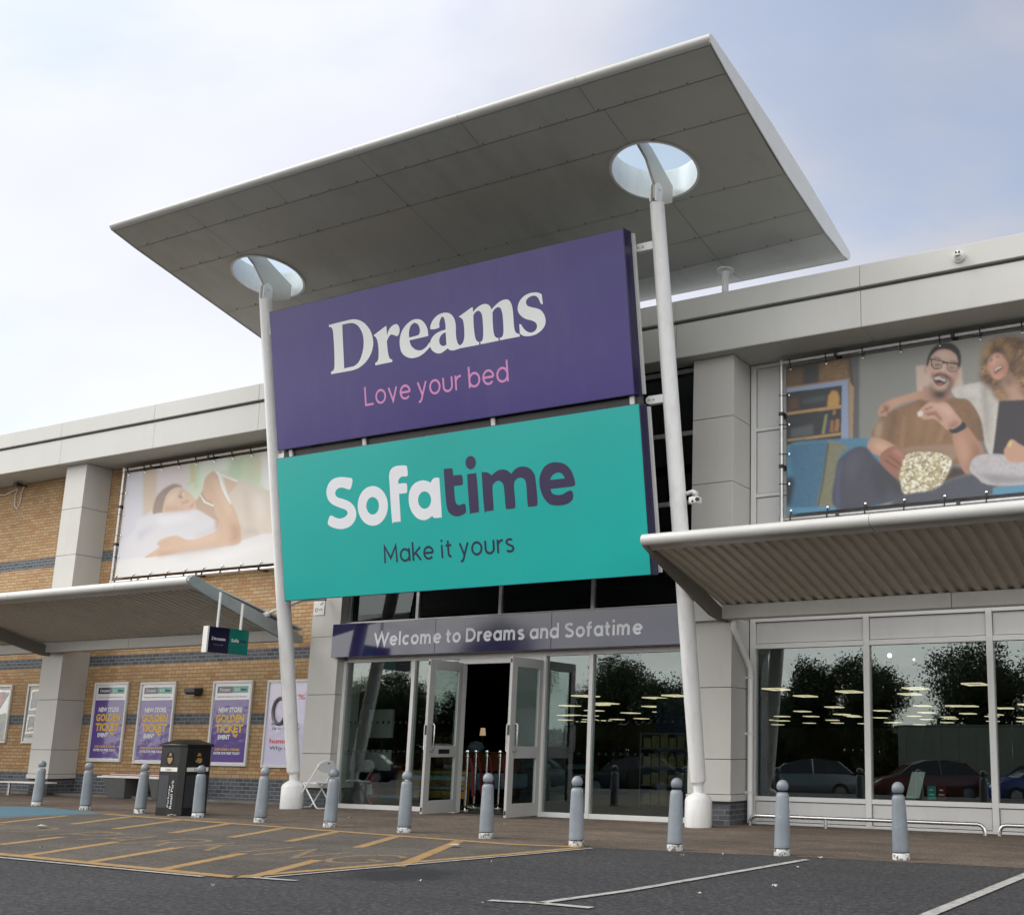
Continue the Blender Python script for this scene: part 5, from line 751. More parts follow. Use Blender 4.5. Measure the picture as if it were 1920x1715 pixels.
def sheet_with_holes(mb, xa, xb, ya, yb, fz, gap=.004):
    """a rectangular panel following z = fz(y), cut round the two openings"""
    poly = [(xa + gap, ya + gap), (xb - gap, ya + gap), (xb - gap, yb - gap), (xa + gap, yb - gap)]
    hit = [h for h in HOLES if xa - HX < h[0] < xb + HX and ya - HY < h[1] < yb + HY]
    bm = bmesh.new(); ny = max(2, int((yb - ya) / .12)); nx = max(2, int((xb - xa) / .25))
    if not hit: nx, ny = 2, max(2, int((yb - ya) / .15))
    else: nx, ny = int((xb - xa) / .05), int((yb - ya) / .05)
    X = np.linspace(xa + gap, xb - gap, nx + 1); Y = np.linspace(ya + gap, yb - gap, ny + 1)
    idx = {}; vs = []; fs = []
    def snap(x, y):
        for hx, hy in hit:
            d = math.hypot((x - hx) / HX, (y - hy) / HY)
            if abs(d - 1) < .075: return hx + (x - hx) / d, hy + (y - hy) / d
        return x, y
    def vid(i, j):
        if (i, j) not in idx: x, y = snap(X[i], Y[j]); idx[(i, j)] = len(vs); vs.append((x, y, fz(x, y)))
        return idx[(i, j)]
    for i in range(nx):
        for j in range(ny):
            q = [snap(X[a], Y[b]) for a, b in ((i, j), (i + 1, j), (i + 1, j + 1), (i, j + 1))]
            if any(all(math.hypot((x - hx) / HX, (y - hy) / HY) < 1 + 1e-4 for x, y in q) or math.hypot((sum(p[0] for p in q) / 4 - hx) / HX, (sum(p[1] for p in q) / 4 - hy) / HY) < .986 for hx, hy in hit): continue
            fs.append((vid(i, j), vid(i + 1, j), vid(i + 1, j + 1), vid(i, j + 1)))
    bm.free(); mb.add(vs, fs)
pan = MB()
for k in range(len(SY) - 1):
    sx = SX_front if k == 0 else SX_main
    for a, b in zip(sx[:-1], sx[1:]): sheet_with_holes(pan, a + (.03 if a == CX0 else 0), b - (.03 if b == CX1 else 0), SY[k], SY[k + 1], zl)
bk = MB()
sheet_with_holes(bk, CX0 + .02, CX1 - .02, 10.64, 15.48, lambda x, y: zl(x, y) + .012, gap=0); bk.build('soffit_backing', 'joint_grey', can)
tp = MB(); sheet_with_holes(tp, CX0 + .02, CX1 - .02, 10.66, 15.49, lambda x, y: zup(y), gap=0); tp.build('top_skin', 'canopy_edge', can)
ed = MB()
for a, b in zip(SX_front[:-1], SX_front[1:]):      # rounded front nose in lengths
    c = [(10.66, 9.56), (10.615, 9.572), (10.585, 9.60), (10.575, 9.63), (10.585, 9.66), (10.61, 9.68), (10.65, 9.686), (10.70, 9.682)]
    ed.prism_x(c, a + .003, b - .003)
ed.build('front_nose', 'canopy_edge', can, smooth=60)
ed = MB(); ed.prism_x([(15.47, 8.768), (15.53, 8.80), (15.55, 8.83), (15.555, 8.86), (15.54, 8.895), (15.50, 8.927), (15.47, 8.91)], CX0 + .02, CX1 - .02); ed.build('rear_nose', 'canopy_edge', can, smooth=60)
for x0, x1 in ((CX0, CX0 + .022), (CX1 - .022, CX1)):
    e = MB(); e.prism_x([(y, z - .012 + zl(x0, y) - zlow(y)) for y, z in low] + [(y, z + .006) for y, z in upp], x0, x1); e.build('side_edge', 'canopy_edge', can, smooth=25, bevel=.006)
for hx, hy in HOLES:
    e = MB(); n = 48
    vs = []; fs = []
    for e_ in (-.004, .035):
        for zi in (0, 1):
            for k in range(n):
                a = 2 * math.pi * k / n; x = hx + (HX + e_) * math.cos(a); yy = hy + (HY + e_) * math.sin(a)
                vs.append((x, yy, (zl(x, yy) - .014) if zi == 0 else zup(yy) + .01))
    for k in range(n):
        j = (k + 1) % n
        fs += [(k, j, n + j, n + k), (k, j, 2 * n + j, 2 * n + k)]
    e.add(vs, fs); e.build('opening_liner', 'white_steel', can, smooth=60)
    g = MB(); g.add([(hx + (HX - .006) * math.cos(2 * math.pi * k / n), hy + (HY - .006) * math.sin(2 * math.pi * k / n), zup(hy + (HY - .006) * math.sin(2 * math.pi * k / n)) - .012) for k in range(n)], [tuple(range(n))]); g.build('opening_glazing', 'roof_light_glass', can, smooth=0)
    # steel knuckle plate from the mast head up through the opening
    b = MB(); xk = hx
    yp = 12.39 if hx < -11 else 12.36      # where the mast head meets the plate
    outl = [(hy - .50, 9.44), (hy - .47, 9.30), (yp - .30, 9.20), (yp - .06, 8.92), (yp - .06, 8.72), (yp + .14, 8.70), (hy + .50, 8.88), (hy + .50, 9.14), (hy - .10, 9.42), (hy - .34, 9.46)]
    b.prism_x(outl, xk - .02, xk + .02); b.build('knuckle_plate', 'cladding', can)  # greyer than the liner: the plate's shade is put into its colour
    b = MB()
    for s in (-1, 1): b.prism_x([(yp + .09 * math.cos(R(a)), 8.86 + .10 * math.sin(R(a))) for a in range(0, 181, 15)] + [(yp - .09, 8.66), (yp + .09, 8.66)], xk + s * .045 - .01, xk + s * .045 + .01)
    b.tube([(xk - .075, yp, 8.86), (xk + .075, yp, 8.86)], .022, 10); b.build('clevis', 'white_steel', can)
pan.m = 1
for y in SY[1:-1]:
    x = CX0 + .35
    while x < CX1 - .2:
        if all(math.hypot((x - hx) / HX, (y - hy) / HY) > 1.1 for hx, hy in HOLES): pan.lathe([(.012, -.009), (.012, -.003), (.010, .004)], (x, y - .03, zl(x, y - .03) - .004), 8)
        x += .48 + .08 * math.sin(x * 7)
pan.build('soffit_panel', ['canopy_soffit', 'joint_grey'], can, smooth=30)
for x in (-15.3, -7.36):
    p = MB(); p.tube([(x, 14.62, 7.95), (x, 14.62, 8.62)], .055, 14); p.lathe([(.14, 0), (.14, .02)], (x, 14.62, 8.575), 24); p.build('rear_post', 'white_steel', can)

# ------------------------------------------------------------------ leaning masts
def mast(x, label):
    t = thing('mast', label, 'mast', (x, 13.9, 0), 'leaning masts of the canopy')
    P = lambda z: (x, 13.9 - .185 * (z - .54), z)
    b = MB(); b.lathe([(.185, 0), (.19, .02), (.19, .37), (.175, .40), (.13, .44), (.078, .47)], (x, 13.9, 0), 36); b.build('base', 'white_steel', t, smooth=40)
    b = MB(); b.tube([(x, 13.905, .46), P(.60)], .072, 24); b.tube([P(.585), P(.63)], [.080, .1115], 24); b.build('neck', 'white_steel', t, smooth=40)
    zs = [.63, 1.2, 2.2, 3.5, 5.0, 6.5, 7.6, 8.68]; rs = [.112, .116, .119, .120, .118, .114, .109, .104]
    b = MB(); b.tube([P(z) for z in zs], rs, 32); b.build('tube', 'white_steel', t, smooth=40)
    s = 1 if x < -11 else -1
    br = MB()
    for z in (8.10, 5.94):
        p = P(z); br.box(p[0] + s * .09, p[0] + s * .33, p[1] - .035, p[1] + .035, z - .06, z + .06)
        br.tube([(p[0] + s * .33, p[1] - .04, z), (p[0] + s * .33, p[1] + .04, z)], .06, 20)
    br.build('sign_bracket', 'white_steel', t)
    bt = MB()
    for z in (8.10, 5.94):
        p = P(z)
        for dx in (.26, .33): bt.tube([(p[0] + s * dx, p[1] - .055, z), (p[0] + s * dx, p[1] - .034, z)], .014, 8)
    bt.build('bolt', 'galvanised', t)
mast(-15.21, 'leaning white tubular mast beside the brick wall and the folding chair')
mast(-7.34, 'leaning white tubular mast between the entrance and the ribbed shop awning, with camera')

# ------------------------------------------------------------------ big signs between the masts
LN = math.hypot(1, .185); UP = Vector((0, -.185, 1)) / LN; NO = Vector((0, -1, -.185)) / LN
SP = Plane((-11.26, 12.564, 5.87), (1, 0, 0), UP, NO)
def slab(mb, x0, x1, s0, s1, h0, h1): mb.hexa([SP.p(x0, s0, h0), SP.p(x1, s0, h0), SP.p(x1, s0, h1), SP.p(x0, s0, h1), SP.p(x0, s1, h0), SP.p(x1, s1, h0), SP.p(x1, s1, h1), SP.p(x0, s1, h1)])
def sign(name, label, x0, x1, z0, z1, face, side):
    s0, s1 = (z0 - 5.87) * LN, (z1 - 5.87) * LN
    t = thing(name, label, 'sign', SP.p((x0 + x1) / 2, s0))
    b = MB(); slab(b, x0, x1, s0, s1, -.21, -.003); b.build('tray', side, t, bevel=.006)
    b = MB(); slab(b, x0 + .012, x1 - .012, s0 + .012, s1 - .012, -.003, .0015); b.build('face', face, t)
    b = MB(); slab(b, x0 + .1, x1 + .035, s0 + .03, s1 - .03, -.26, -.212); b.build('rear_frame', 'white_frame', t)
    return t
t1 = sign('shop_sign', 'big purple sign with white serif lettering and pink tagline under the canopy', -3.50, 3.54, 5.935, 8.262, 'purple_sign', 'purple_side')
mb = MB(); logo(mb, 'DREAMS', SP, .001, 0, 0, .003); mb.build('lettering', 'white_letter', t1, smooth=0)
mb = MB(); letters(mb, 'Love your bed', SP, -1.475, .558, 2.865, .15, .003, sc=.228); mb.build('tagline', 'pink_letter', t1, smooth=0)
t2 = sign('shop_sign', 'big teal sign with rounded white and plum lettering below the purple sign', -3.54, 3.60, 3.435, 5.81, 'teal_sign', 'purple_side')
mb = MB(); logo(mb, 'SOFA', SP, .001, 0, 0, .003); mb.build('lettering', 'vinyl_white', t2, smooth=0)
mb = MB(); logo(mb, 'TIME', SP, .001, 0, 0, .003); mb.build('lettering', 'plum_letter', t2, smooth=0)
mb = MB(); letters(mb, 'Make it yours', SP, -1.285, -1.985, 2.57, .165, .003, sc=.208); mb.build('tagline', 'navy_letter', t2, smooth=0)
gf = thing('sign_rail', 'dark steel rail showing in the gap between the two big signs', 'rail', SP.p(0, 0, -.1))
mb = MB(); slab(mb, -3.45, 3.58, -.055, .06, -.16, -.09); mb.build('beam', 'dark_plastic', gf)
mb = MB()
for x in (-3.25, -1.6, 1.0, 3.45): slab(mb, x - .035, x + .035, -.058, .064, -.085, -.05)
mb.build('bracket', 'white_frame', gf)
# welcome board over the doors
tw = thing('welcome_sign', 'long glossy navy welcome board with white lettering above the glass doors', 'sign', (-11.4, 14.4, 2.57))
mb = MB()
for a, b in ((-14.99, -12.62), (-12.62, -10.24), (-10.24, -7.86)): mb.box(a + .0015, b - .0015, 14.30, 14.54, 2.60, 3.19)
mb.build('board', 'welcome_navy', tw, bevel=.004)
WP = Plane((0, 14.30, 0), (1, 0, 0), (0, 0, 1), (0, -1, 0))
mb = MB(); letters(mb, 'Welcome to Dreams and Sofatime', WP, -13.98, 2.772, 5.43, .25, .003, sc=.168, gap=.14, space=.40); mb.build('lettering', 'vinyl_white', tw, smooth=0)

# ------------------------------------------------------------------ low awnings
def awning(name, label, x0, x1, endx, rib_x, seams):
    t = thing('awning', label, 'awning', ((x0 + x1) / 2, 13.2, 3.0), 'low metal awnings along the front')
    nose = [(12.0 + .078 * math.cos(R(a)), 3.715 + .078 * math.sin(R(a))) for a in range(70, 291, 20)]
    nose = [(12.10, 3.775)] + nose + [(12.14, 3.60), (12.16, 3.66)]
    b = MB(); cuts = [x0] + seams + [x1]
    for a, c in zip(cuts[:-1], cuts[1:]): b.prism_x(nose, a + .003, c - .003)
    b.build('front_nose', 'canopy_edge', t, smooth=60)
    b = MB(); P = .17; n = int((x1 - x0 - .1) / P); vs = []; fs = []
    prof = [(0.0, 0), (.32, 0), (.42, .038), (.82, .038), (.92, 0)]
    yz = [(12.07, 3.655), (12.6, 3.53), (13.2, 3.385), (13.8, 3.235), (14.42, 3.075)]
    rows = [(x0 + .05 + (k + f) * P, h) for k in range(n) for f, h in prof]
    for y, z in yz:
        for x, h in rows: vs.append((x, y, z + h))
    m = len(rows)
    for j in range(len(yz) - 1):
        for i in range(m - 1): fs.append((j * m + i, j * m + i + 1, (j + 1) * m + i + 1, (j + 1) * m + i))
    b.add(vs, fs); b.build('corrugated_sheet', 'awning_sheet', t, smooth=20)
    b = MB(); b.prism_x([(12.05, 3.79), (12.6, 3.66), (13.2, 3.51), (14.45, 3.17), (14.45, 3.14), (13.2, 3.48), (12.6, 3.63), (12.05, 3.76)], x0 + .01, x1 - .01); b.build('top_sheet', 'canopy_edge', t)
    b = MB(); cut2 = [x0 + .05] + [s + .35 for s in seams] + [x1 - .05]
    for a, c in zip(cut2[:-1], cut2[1:]): b.box(a + .003, c - .003, 14.18, 14.395, 2.93, 3.13)
    b.build('gutter_beam', 'cladding', t, bevel=.006)
    fin = [(11.93, 3.70), (11.94, 3.75), (12.0, 3.79), (12.12, 3.775), (12.58, 3.60), (13.18, 3.42), (13.82, 3.22), (14.40, 3.02), (14.40, 2.90), (14.2, 2.90), (13.87, 2.95), (13.17, 3.19), (12.40, 3.46), (11.98, 3.63)]
    for xe, mm in endx:
        b = MB(); b.prism_x(fin, xe - .03, xe + .03); b.build('end_plate', mm, t, bevel=.006)
    for xe in rib_x:
        b = MB(); b.prism_x([(12.6, 3.50), (13.4, 3.30), (14.3, 3.06), (14.3, 2.86), (14.1, 2.88), (13.3, 3.10), (12.6, 3.38)], xe - .045, xe + .045); b.build('rib', 'fin_dark', t)
    return t
tl = awning('awning', 'low metal awning with ribbed underside in front of the brick wall', -33.0, -15.88, [(-15.85, 'fin_grey')], [-23.12, -31.0], [-30.0, -26.9, -23.85, -20.75, -17.7][0:5])
b = MB(); b.tube([(-15.85, 13.55, 3.33), (-15.45, 14.0, 3.62), (-15.25, 14.35, 3.66)], .028, 10); b.tube([(-15.87, 13.52, 3.3), (-15.80, 13.58, 3.34)], .05, 10); b.build('tie_arm', 'white_frame', tl)
tr_ = awning('awning', 'low metal awning with deep ribbed underside above the shop windows', -7.2, 2.6, [(-7.17, 'fin_dark')], [], [-4.1, -1.0])
b = MB(); b.box(-7.9, -7.12, 14.30, 14.395, 2.93, 3.0); b.build('end_cleat', 'cladding', tr_)
# ------------------------------------------------------------------ hanging blade sign
th = thing('hanging_sign', 'small navy and teal blade sign hung under the end of an awning', 'sign', (-15.64, 12.65, 2.52))
mb = MB(); mb.box(-15.69, -15.59, 12.23, 12.63, 2.55, 2.97); mb.build('panel', 'hang_navy', th)
mb = MB(); mb.box(-15.69, -15.59, 12.632, 13.02, 2.55, 2.97); mb.build('panel', 'hang_teal', th)
mb = MB(); mb.box(-15.695, -15.585, 12.20, 12.2295, 2.545, 2.975); mb.build('edge_strip', 'white_plate', th)
mb = MB()
for y, z in ((12.42, 3.56), (12.88, 3.42)): mb.tube([(-15.64, y, 2.96), (-15.64, y, z)], .022, 10)
mb.build('hanger', 'white_steel', th)
HP = Plane((-15.59, 12.63, 2.76), (0, 1, 0), (0, 0, 1), (1, 0, 0))
ma, mc2, md = MB(), MB(), MB()
logo_fit([(ma, 'DREAMS')], HP, -.205, .02, .27, .002); logo_fit([(mc2, 'SOFA'), (md, 'TIME')], HP, .195, .02, .30, .002)
ma.build('lettering', 'white_letter', th, smooth=0); mc2.build('lettering', 'white_letter', th, smooth=0); md.build('lettering', 'navy_letter', th, smooth=0)
mb = MB(); text_mesh(mb, 'Love your bed', HP, -.2, -.08, .18, .02, .002); mb.build('tagline', 'pink_letter', th, smooth=0)
mb = MB(); text_mesh(mb, 'Make it yours', HP, .2, -.085, .15, .02, .002); mb.build('tagline', 'navy_letter', th, smooth=0)
# ------------------------------------------------------------------ banners on tube frames
def banner(name, label, x0, x1, z0, z1, art, base, frame_out, ytie, nu, nv, unit):
    t = thing(name, label, 'banner', ((x0 + x1) / 2, 14.85, z0))
    img = paint(art, nu, nv, base, unit)
    picture('print', img, 'banner_print', x0, x1, z0, z1, 14.85, t, sag=.012)
    fx0, fx1, fz0, fz1 = frame_out
    f = MB(); r = .03
    for z in (fz0, fz1):
        f.tube([(fx0, 14.82, z), (fx1, 14.82, z)], r, 14)
    for x in (fx0, fx1): f.tube([(x, 14.82, fz0), (x, 14.82, fz1)], r, 14)
    for x in (fx0, fx1):
        for z in (fz0, fz1): f.lathe([(.035, -.045), (.042, -.04), (.042, .04), (.035, .045)], (x, 14.82, z), 14)
    f.build('frame', 'galvanised', t, smooth=50)
    for z in (fz0, fz1):
        x = fx0 + .9
        while x < fx1: c = MB(); c.box(x - .03, x + .03, 14.79, 14.99, z - .036, z + .036); c.build('wall_clamp', 'dark_plastic', t); x += 1.8
    for k in range(1, 3):
        z = fz0 + (fz1 - fz0) * k / 3
        for x in (fx0, fx1): c = MB(); c.box(x - .036, x + .036, 14.79, 14.99, z - .03, z + .03); c.build('wall_clamp', 'dark_plastic', t)
    ti = MB(); ey = MB()
    n = int((x1 - x0) / .56)
    for i in range(n + 1):
        x = x0 + .08 + (x1 - x0 - .16) * i / n
        for z, fz in ((z0 + .05, fz0), (z1 - .05, fz1)):
            ti.tube([(x, 14.835, z), (x, 14.78, fz + (.02 if fz > z else -.02))], .008, 6)
            ti.tube([(x + .002, 14.783, fz - .034), (x + .002, 14.783, fz + .034)], .009, 6); ey.tube([(x, 14.838, z), (x, 14.828, z)], .017, 10)
    n = 5
    for i in range(1, n):
        z = z0 + (z1 - z0) * i / n
        for x, fx in ((x0 + .05, fx0), (x1 - .05, fx1)): ti.tube([(x, 14.835, z), (fx - .03 if fx < x else fx + .03, 14.785, z)], .008, 6); ey.tube([(x, 14.838, z), (x, 14.828, z)], .017, 10)
    ti.build('tie', 'black_tie', t); ey.build('eyelet', 'chrome', t)
banner('banner', 'pale banner of a woman asleep hugging a white pillow, on the brick wall', -22.06, -16.45, 4.54, 6.86, DATA['ART_L'], (206, 205, 214), (-22.12, -16.4, 4.45, 6.93), 14.8, 560, 232, .71)
banner('banner', 'grey banner of a laughing couple sharing popcorn on a blue sofa', -6.40, -0.95, 4.55, 6.885, DATA['ART_R'], (140, 140, 135), (-6.47, -0.9, 4.465, 6.955), 14.78, 680, 290, .62)

mat('pack_dim', srgb(96, 84, 40), 0.6, var=0.35, scale=14)
mat('numeral_grey', srgb(104, 98, 104), 0.3, coat=0.5)
# ------------------------------------------------------------------ framed posters on the brick wall
def poster_frame(label, x0, x1, z0, z1, ground):
    t = thing('poster', label, 'poster', ((x0 + x1) / 2, 15, z0), 'framed posters on the brick wall')
    f = MB(); w = .05
    f.box(x0, x1, 14.95, 14.998, z0, z0 + w); f.box(x0, x1, 14.95, 14.998, z1 - w, z1)
    f.box(x0, x0 + w, 14.95, 14.998, z0 + w, z1 - w); f.box(x1 - w, x1, 14.95, 14.998, z0 + w, z1 - w)
    f.build('frame', 'white_frame', t, bevel=.006)
    if ground:
        g = MB(); g.box(x0 + w, x1 - w, 14.972, 14.996, z0 + w, z1 - w); g.build('print', ground, t, smooth=0)
    return t, Plane(((x0 + x1) / 2, 14.972, z0), (1, 0, 0), (0, 0, 1), (0, -1, 0)), x1 - x0, z1 - z0
def golden(label, x0, x1, z0, z1):
    t, p, w, h = poster_frame(label, x0, x1, z0, z1, 'poster_white')
    def rect(a, b, c, d, m, name, hh):
        mb = MB(); mb.add([p.p(a * w, c * h, hh), p.p(b * w, c * h, hh), p.p(b * w, d * h, hh), p.p(a * w, d * h, hh)], [(0, 1, 2, 3)]); return mb.build(name, m, t, smooth=0)
    rect(-.44, .44, .045, .775, 'poster_purple', 'purple_field', .002)
    rect(-.39, .01, .855, .935, 'navy_print', 'logo_block', .002); rect(.01, .39, .855, .935, 'teal_print', 'logo_block', .002)
    ma, mc2, md = MB(), MB(), MB()
    logo_fit([(ma, 'DREAMS')], p, -.19 * w, .895 * h, .28 * w, .004); logo_fit([(mc2, 'SOFA'), (md, 'TIME')], p, .20 * w, .895 * h, .28 * w, .004)
    ma.build('lettering', 'white_letter', t, smooth=0); mc2.build('lettering', 'white_letter', t, smooth=0); md.build('lettering', 'navy_letter', t, smooth=0)
    mb = MB(); text_mesh(mb, "Ireland's leading bed and sofa store", p, 0, .81 * h, .74 * w, .022 * h, .004); mb.build('lettering', 'grey_letter', t, smooth=0)
    mb = MB(); text_mesh(mb, 'NEW STORE', p, -.01 * w, .655 * h, .60 * w, .06 * h, .004, .05); text_mesh(mb, 'EVENT', p, -.11 * w, .335 * h, .30 * w, .052 * h, .004, .05)
    text_mesh(mb, 'ENTER FOR FREE TODAY', p, .0, .148 * h, .66 * w, .030 * h, .004, .03); mb.build('lettering', 'white_letter', t, smooth=0)
    mb = MB(); text_mesh(mb, 'GOLDEN', p, .0, .555 * h, .72 * w, .095 * h, .004, .045); text_mesh(mb, 'TICKET', p, .0, .435 * h, .70 * w, .10 * h, .004, .045)
    q = [(.10 * w, .40 * h), (.14 * w, .355 * h), (.19 * w, .345 * h), (.22 * w, .375 * h)]
    stroke(mb, q, .035 * w, p, 1, 0, 0, .0045)
    text_mesh(mb, "EVERYONE'S A WINNER", p, .0, .192 * h, .62 * w, .028 * h, .004, .03); mb.build('lettering', 'gold_letter', t, smooth=0)
golden('purple golden ticket poster, the one nearest the grey pilaster', -22.46, -21.37, .69, 2.33)
golden('purple golden ticket poster partly hidden by the litter bin', -20.98, -19.89, .67, 2.31)
golden('purple golden ticket poster between the small wall lamp and the lilac poster', -18.79, -17.68, .66, 2.295)
t, p, w, h = poster_frame('lilac finance poster half hidden behind a leaning mast', -17.27, -16.12, .65, 2.285, 'poster_lilac')
mb = MB(); mb.tube([p.p(-.17 * w + .17 * math.cos(2 * math.pi * k / 28), 0.64 * h + .24 * math.sin(2 * math.pi * k / 28), .008) for k in range(28)], .036, 8, closed=True); mb.build('numeral', 'numeral_grey', t, smooth=40)
mb = MB(); text_mesh(mb, '%', p, .30 * w, .80 * h, .16 * w, .06 * h, .004, .0); text_mesh(mb, 'humm', p, -.12 * w, .30 * h, .46 * w, .052 * h, .004, .02); mb.build('lettering', 'red_letter', t, smooth=0)
mb = MB(); text_mesh(mb, 'Interest Free', p, -.02 * w, .495 * h, .62 * w, .034 * h, .004); text_mesh(mb, 'Up to 36 months', p, -.0 * w, .44 * h, .62 * w, .04 * h, .004); text_mesh(mb, 'Why wait', p, -.05 * w, .215 * h, .58 * w, .055 * h, .004); mb.build('lettering', 'black_letter', t, smooth=0)
def collage(label, x0, x1, z0, z1, blobs, cream):
    t, p, w, h = poster_frame(label, x0, x1, z0, z1, None)
    picture('print', paint(blobs, 60, 110, (98, 104, 100), .10), 'poster_print', x0 + .05, x1 - .05, z0 + .05, z1 - .05, 14.972, t, sag=.002, thick=.02)
collage('photo collage poster half hidden behind the pale pilaster', -24.79, -23.72, 1.05, 2.34,
        [[[228, 226, 224], 2, 0, [60, 560, 1000, 600, 1000, 980, 90, 930]], [[66, 86, 84], 2, .4, [95, 590, 1000, 640, 1000, 940, 120, 900]], [[120, 78, 60], 4, .2, [230, 800, 420, 780, 420, 900, 230, 920]], [[50, 70, 130], 4, .1, [260, 620, 420, 620, 420, 780, 260, 760]],
         [[228, 226, 224], 2, 0, [40, 130, 1000, 190, 1000, 500, 60, 480]], [[70, 66, 54], 2, .4, [80, 160, 1000, 230, 1000, 470, 95, 455]], [[190, 180, 150], 4, 0, [120, 200, 320, 230, 300, 260, 130, 240]], [[200, 205, 200], 12, 0, [0, 0, 1000, 0, 1000, 90, 0, 60]]], 0)
collage('photo collage poster with a red shape at the edge of the photo', -26.42, -25.38, 1.05, 2.34,
        [[[228, 228, 226], 2, 0, [300, 520, 960, 480, 980, 940, 330, 960]], [[80, 70, 90], 2, .4, [340, 560, 930, 620, 950, 900, 360, 920]], [[170, 50, 40], 5, 0, [560, 720, 700, 700, 700, 860, 560, 880]],
         [[230, 230, 228], 6, 0, [640, 560, 960, 860, 960, 480]], [[70, 120, 60], 10, .2, [500, 300, 960, 360, 960, 520, 500, 470]], [[40, 60, 110], 8, .2, [560, 120, 860, 160, 860, 340, 560, 330]], [[210, 214, 214], 10, 0, [0, 0, 700, 0, 640, 170, 0, 120]]], 1)

# ------------------------------------------------------------------ small fittings on the walls
t = thing('wall_lamp', 'small dark box lamp on the brick wall between two purple posters', 'wall lamp', (-19.27, 15, 2.03))
mb = MB(); mb.prism_x([(14.995, 2.03), (14.84, 2.04), (14.80, 2.08), (14.80, 2.15), (14.995, 2.17)], -19.42, -19.12); mb.build('housing', 'dark_plastic', t, bevel=.006)
mb = MB(); mb.box(-19.39, -19.15, 14.83, 14.96, 2.018, 2.031); mb.build('lens', 'car_glass', t)
t = thing('floodlight', 'small dark floodlight with loose cable high on the brick wall', 'floodlight', (-25.9, 14.9, 6.95))
mb = MB(); mb.box(-25.99, -25.85, 14.72, 14.86, 6.93, 7.02); mb.box(-25.95, -25.89, 14.86, 15.0, 6.97, 7.0); mb.build('housing', 'dark_plastic', t, bevel=.01)
mb = MB(); mb.tube([(-25.97, 14.97, 6.98), (-26.05, 14.97, 6.85), (-26.06, 14.98, 6.6), (-26.16, 14.98, 6.46), (-26.27, 14.98, 6.55), (-26.28, 14.97, 6.80), (-26.22, 14.97, 6.95), (-26.7, 14.96, 6.84), (-27.3, 14.96, 6.93)], .012, 8); mb.build('cable', 'white_frame', t, smooth=60)
t = thing('dome_camera', 'white round dome camera with two dark lenses on the fascia', 'camera', (-3.48, 14.2, 7.8))
mb = MB(); mb.tube([(-3.48, 14.162, 7.82), (-3.48, 14.12, 7.82)], .085, 24); mb.build('mount', 'white_frame', t, smooth=40)
mb = MB(); n = 14; vs = [(-3.48, 14.04, 7.825)]; fs = []
prof = [(.075 * math.sin(R(a)), .08 * (1 - math.cos(R(a)))) for a in range(10, 91, 10)]
b2 = MB()
for k, (r, d) in enumerate(prof):
    for j in range(24): vs.append((-3.48 + r * math.cos(j * math.pi / 12), 14.04 + d, 7.825 + r * math.sin(j * math.pi / 12)))
for j in range(24): fs.append((0, 1 + j, 1 + (j + 1) % 24))
for k in range(len(prof) - 1):
    for j in range(24): fs.append((1 + k * 24 + j, 1 + k * 24 + (j + 1) % 24, 1 + (k + 1) * 24 + (j + 1) % 24, 1 + (k + 1) * 24 + j))
mb.add(vs, fs); mb.build('dome', 'white_plate', t, smooth=60)
mb = MB()
for dx in (-.022, .022): mb.lathe([(.014, -.012), (.014, .012)], (-3.475 + dx, 14.045, 7.845), 12)
mb.tube([(-3.515, 14.055, 7.80), (-3.478, 14.042, 7.792), (-3.44, 14.055, 7.80)], .007, 6); mb.build('lens', 'black_tie', t)
t = thing('security_camera', 'white bracket camera fixed to a leaning mast above the awning', 'camera', (-7.62, 13.2, 4.6))
mb = MB(); mb.box(-7.50, -7.36, 13.20, 13.30, 4.45, 4.62); mb.build('mount', 'white_frame', t)
mb = MB(); mb.tube([(-7.22, 13.2, 4.60), (-7.08, 13.12, 4.60), (-7.0, 13.08, 4.55)], .03, 10); mb.build('arm', 'white_frame', t, smooth=50)
mb = MB(); mb.box(-7.09, -6.93, 13.0, 13.12, 4.40, 4.50); mb.build('camera_body', 'white_frame', t, bevel=.02)
mb = MB(); mb.tube([(-6.95, 12.995, 4.45), (-6.95, 13.02, 4.45)], .03, 12); mb.tube([(-7.02, 12.995, 4.43), (-7.02, 13.02, 4.43)], .018, 12); mb.build('lens', 'black_tie', t)
t = thing('notice_plate', 'small white notice plate with a key symbol on the pilaster below the teal sign', 'sign', (-15.46, 14.4, 3.4))
mb = MB(); mb.box(-15.60, -15.33, 14.388, 14.398, 3.39, 3.64); mb.build('plate', 'white_plate', t, bevel=.003)
NP = Plane((-15.465, 14.388, 3.515), (1, 0, 0), (0, 0, 1), (0, -1, 0))
mb = MB(); stroke(mb, arc(-.06, -.03, .03, .03, 0, 340, 12), .012, NP, 1, 0, 0, .002); stroke(mb, [(-.03, -.025), (.08, -.02), (.08, -.05)], .012, NP, 1, 0, 0, .0024); stroke(mb, [(.03, .06), (.10, .10)], .02, NP, 1, 0, 0, .002); mb.build('symbol', 'grey_letter', t, smooth=0)
t = thing('downpipe', 'white downpipe between the entrance pilaster and the shop window', 'downpipe', (-7.0, 14.9, 0))
mb = MB(); mb.tube([(-7.03, 14.35, 2.93), (-7.03, 14.35, 2.80), (-7.025, 14.45, 2.70), (-7.02, 14.80, 2.35), (-7.015, 14.89, 2.25), (-7.015, 14.90, 2.1), (-7.015, 14.90, .02)], .042, 14); mb.build('pipe', 'white_steel', t, smooth=50)
mb = MB()
for z in (2.12, 1.3, .45): mb.tube([(-7.015, 14.90, z - .02), (-7.015, 14.90, z + .02)], .052, 14); mb.box(-7.09, -7.0, 14.88, 14.94, z - .02, z + .02)
mb.build('pipe_bracket', 'white_frame', t)
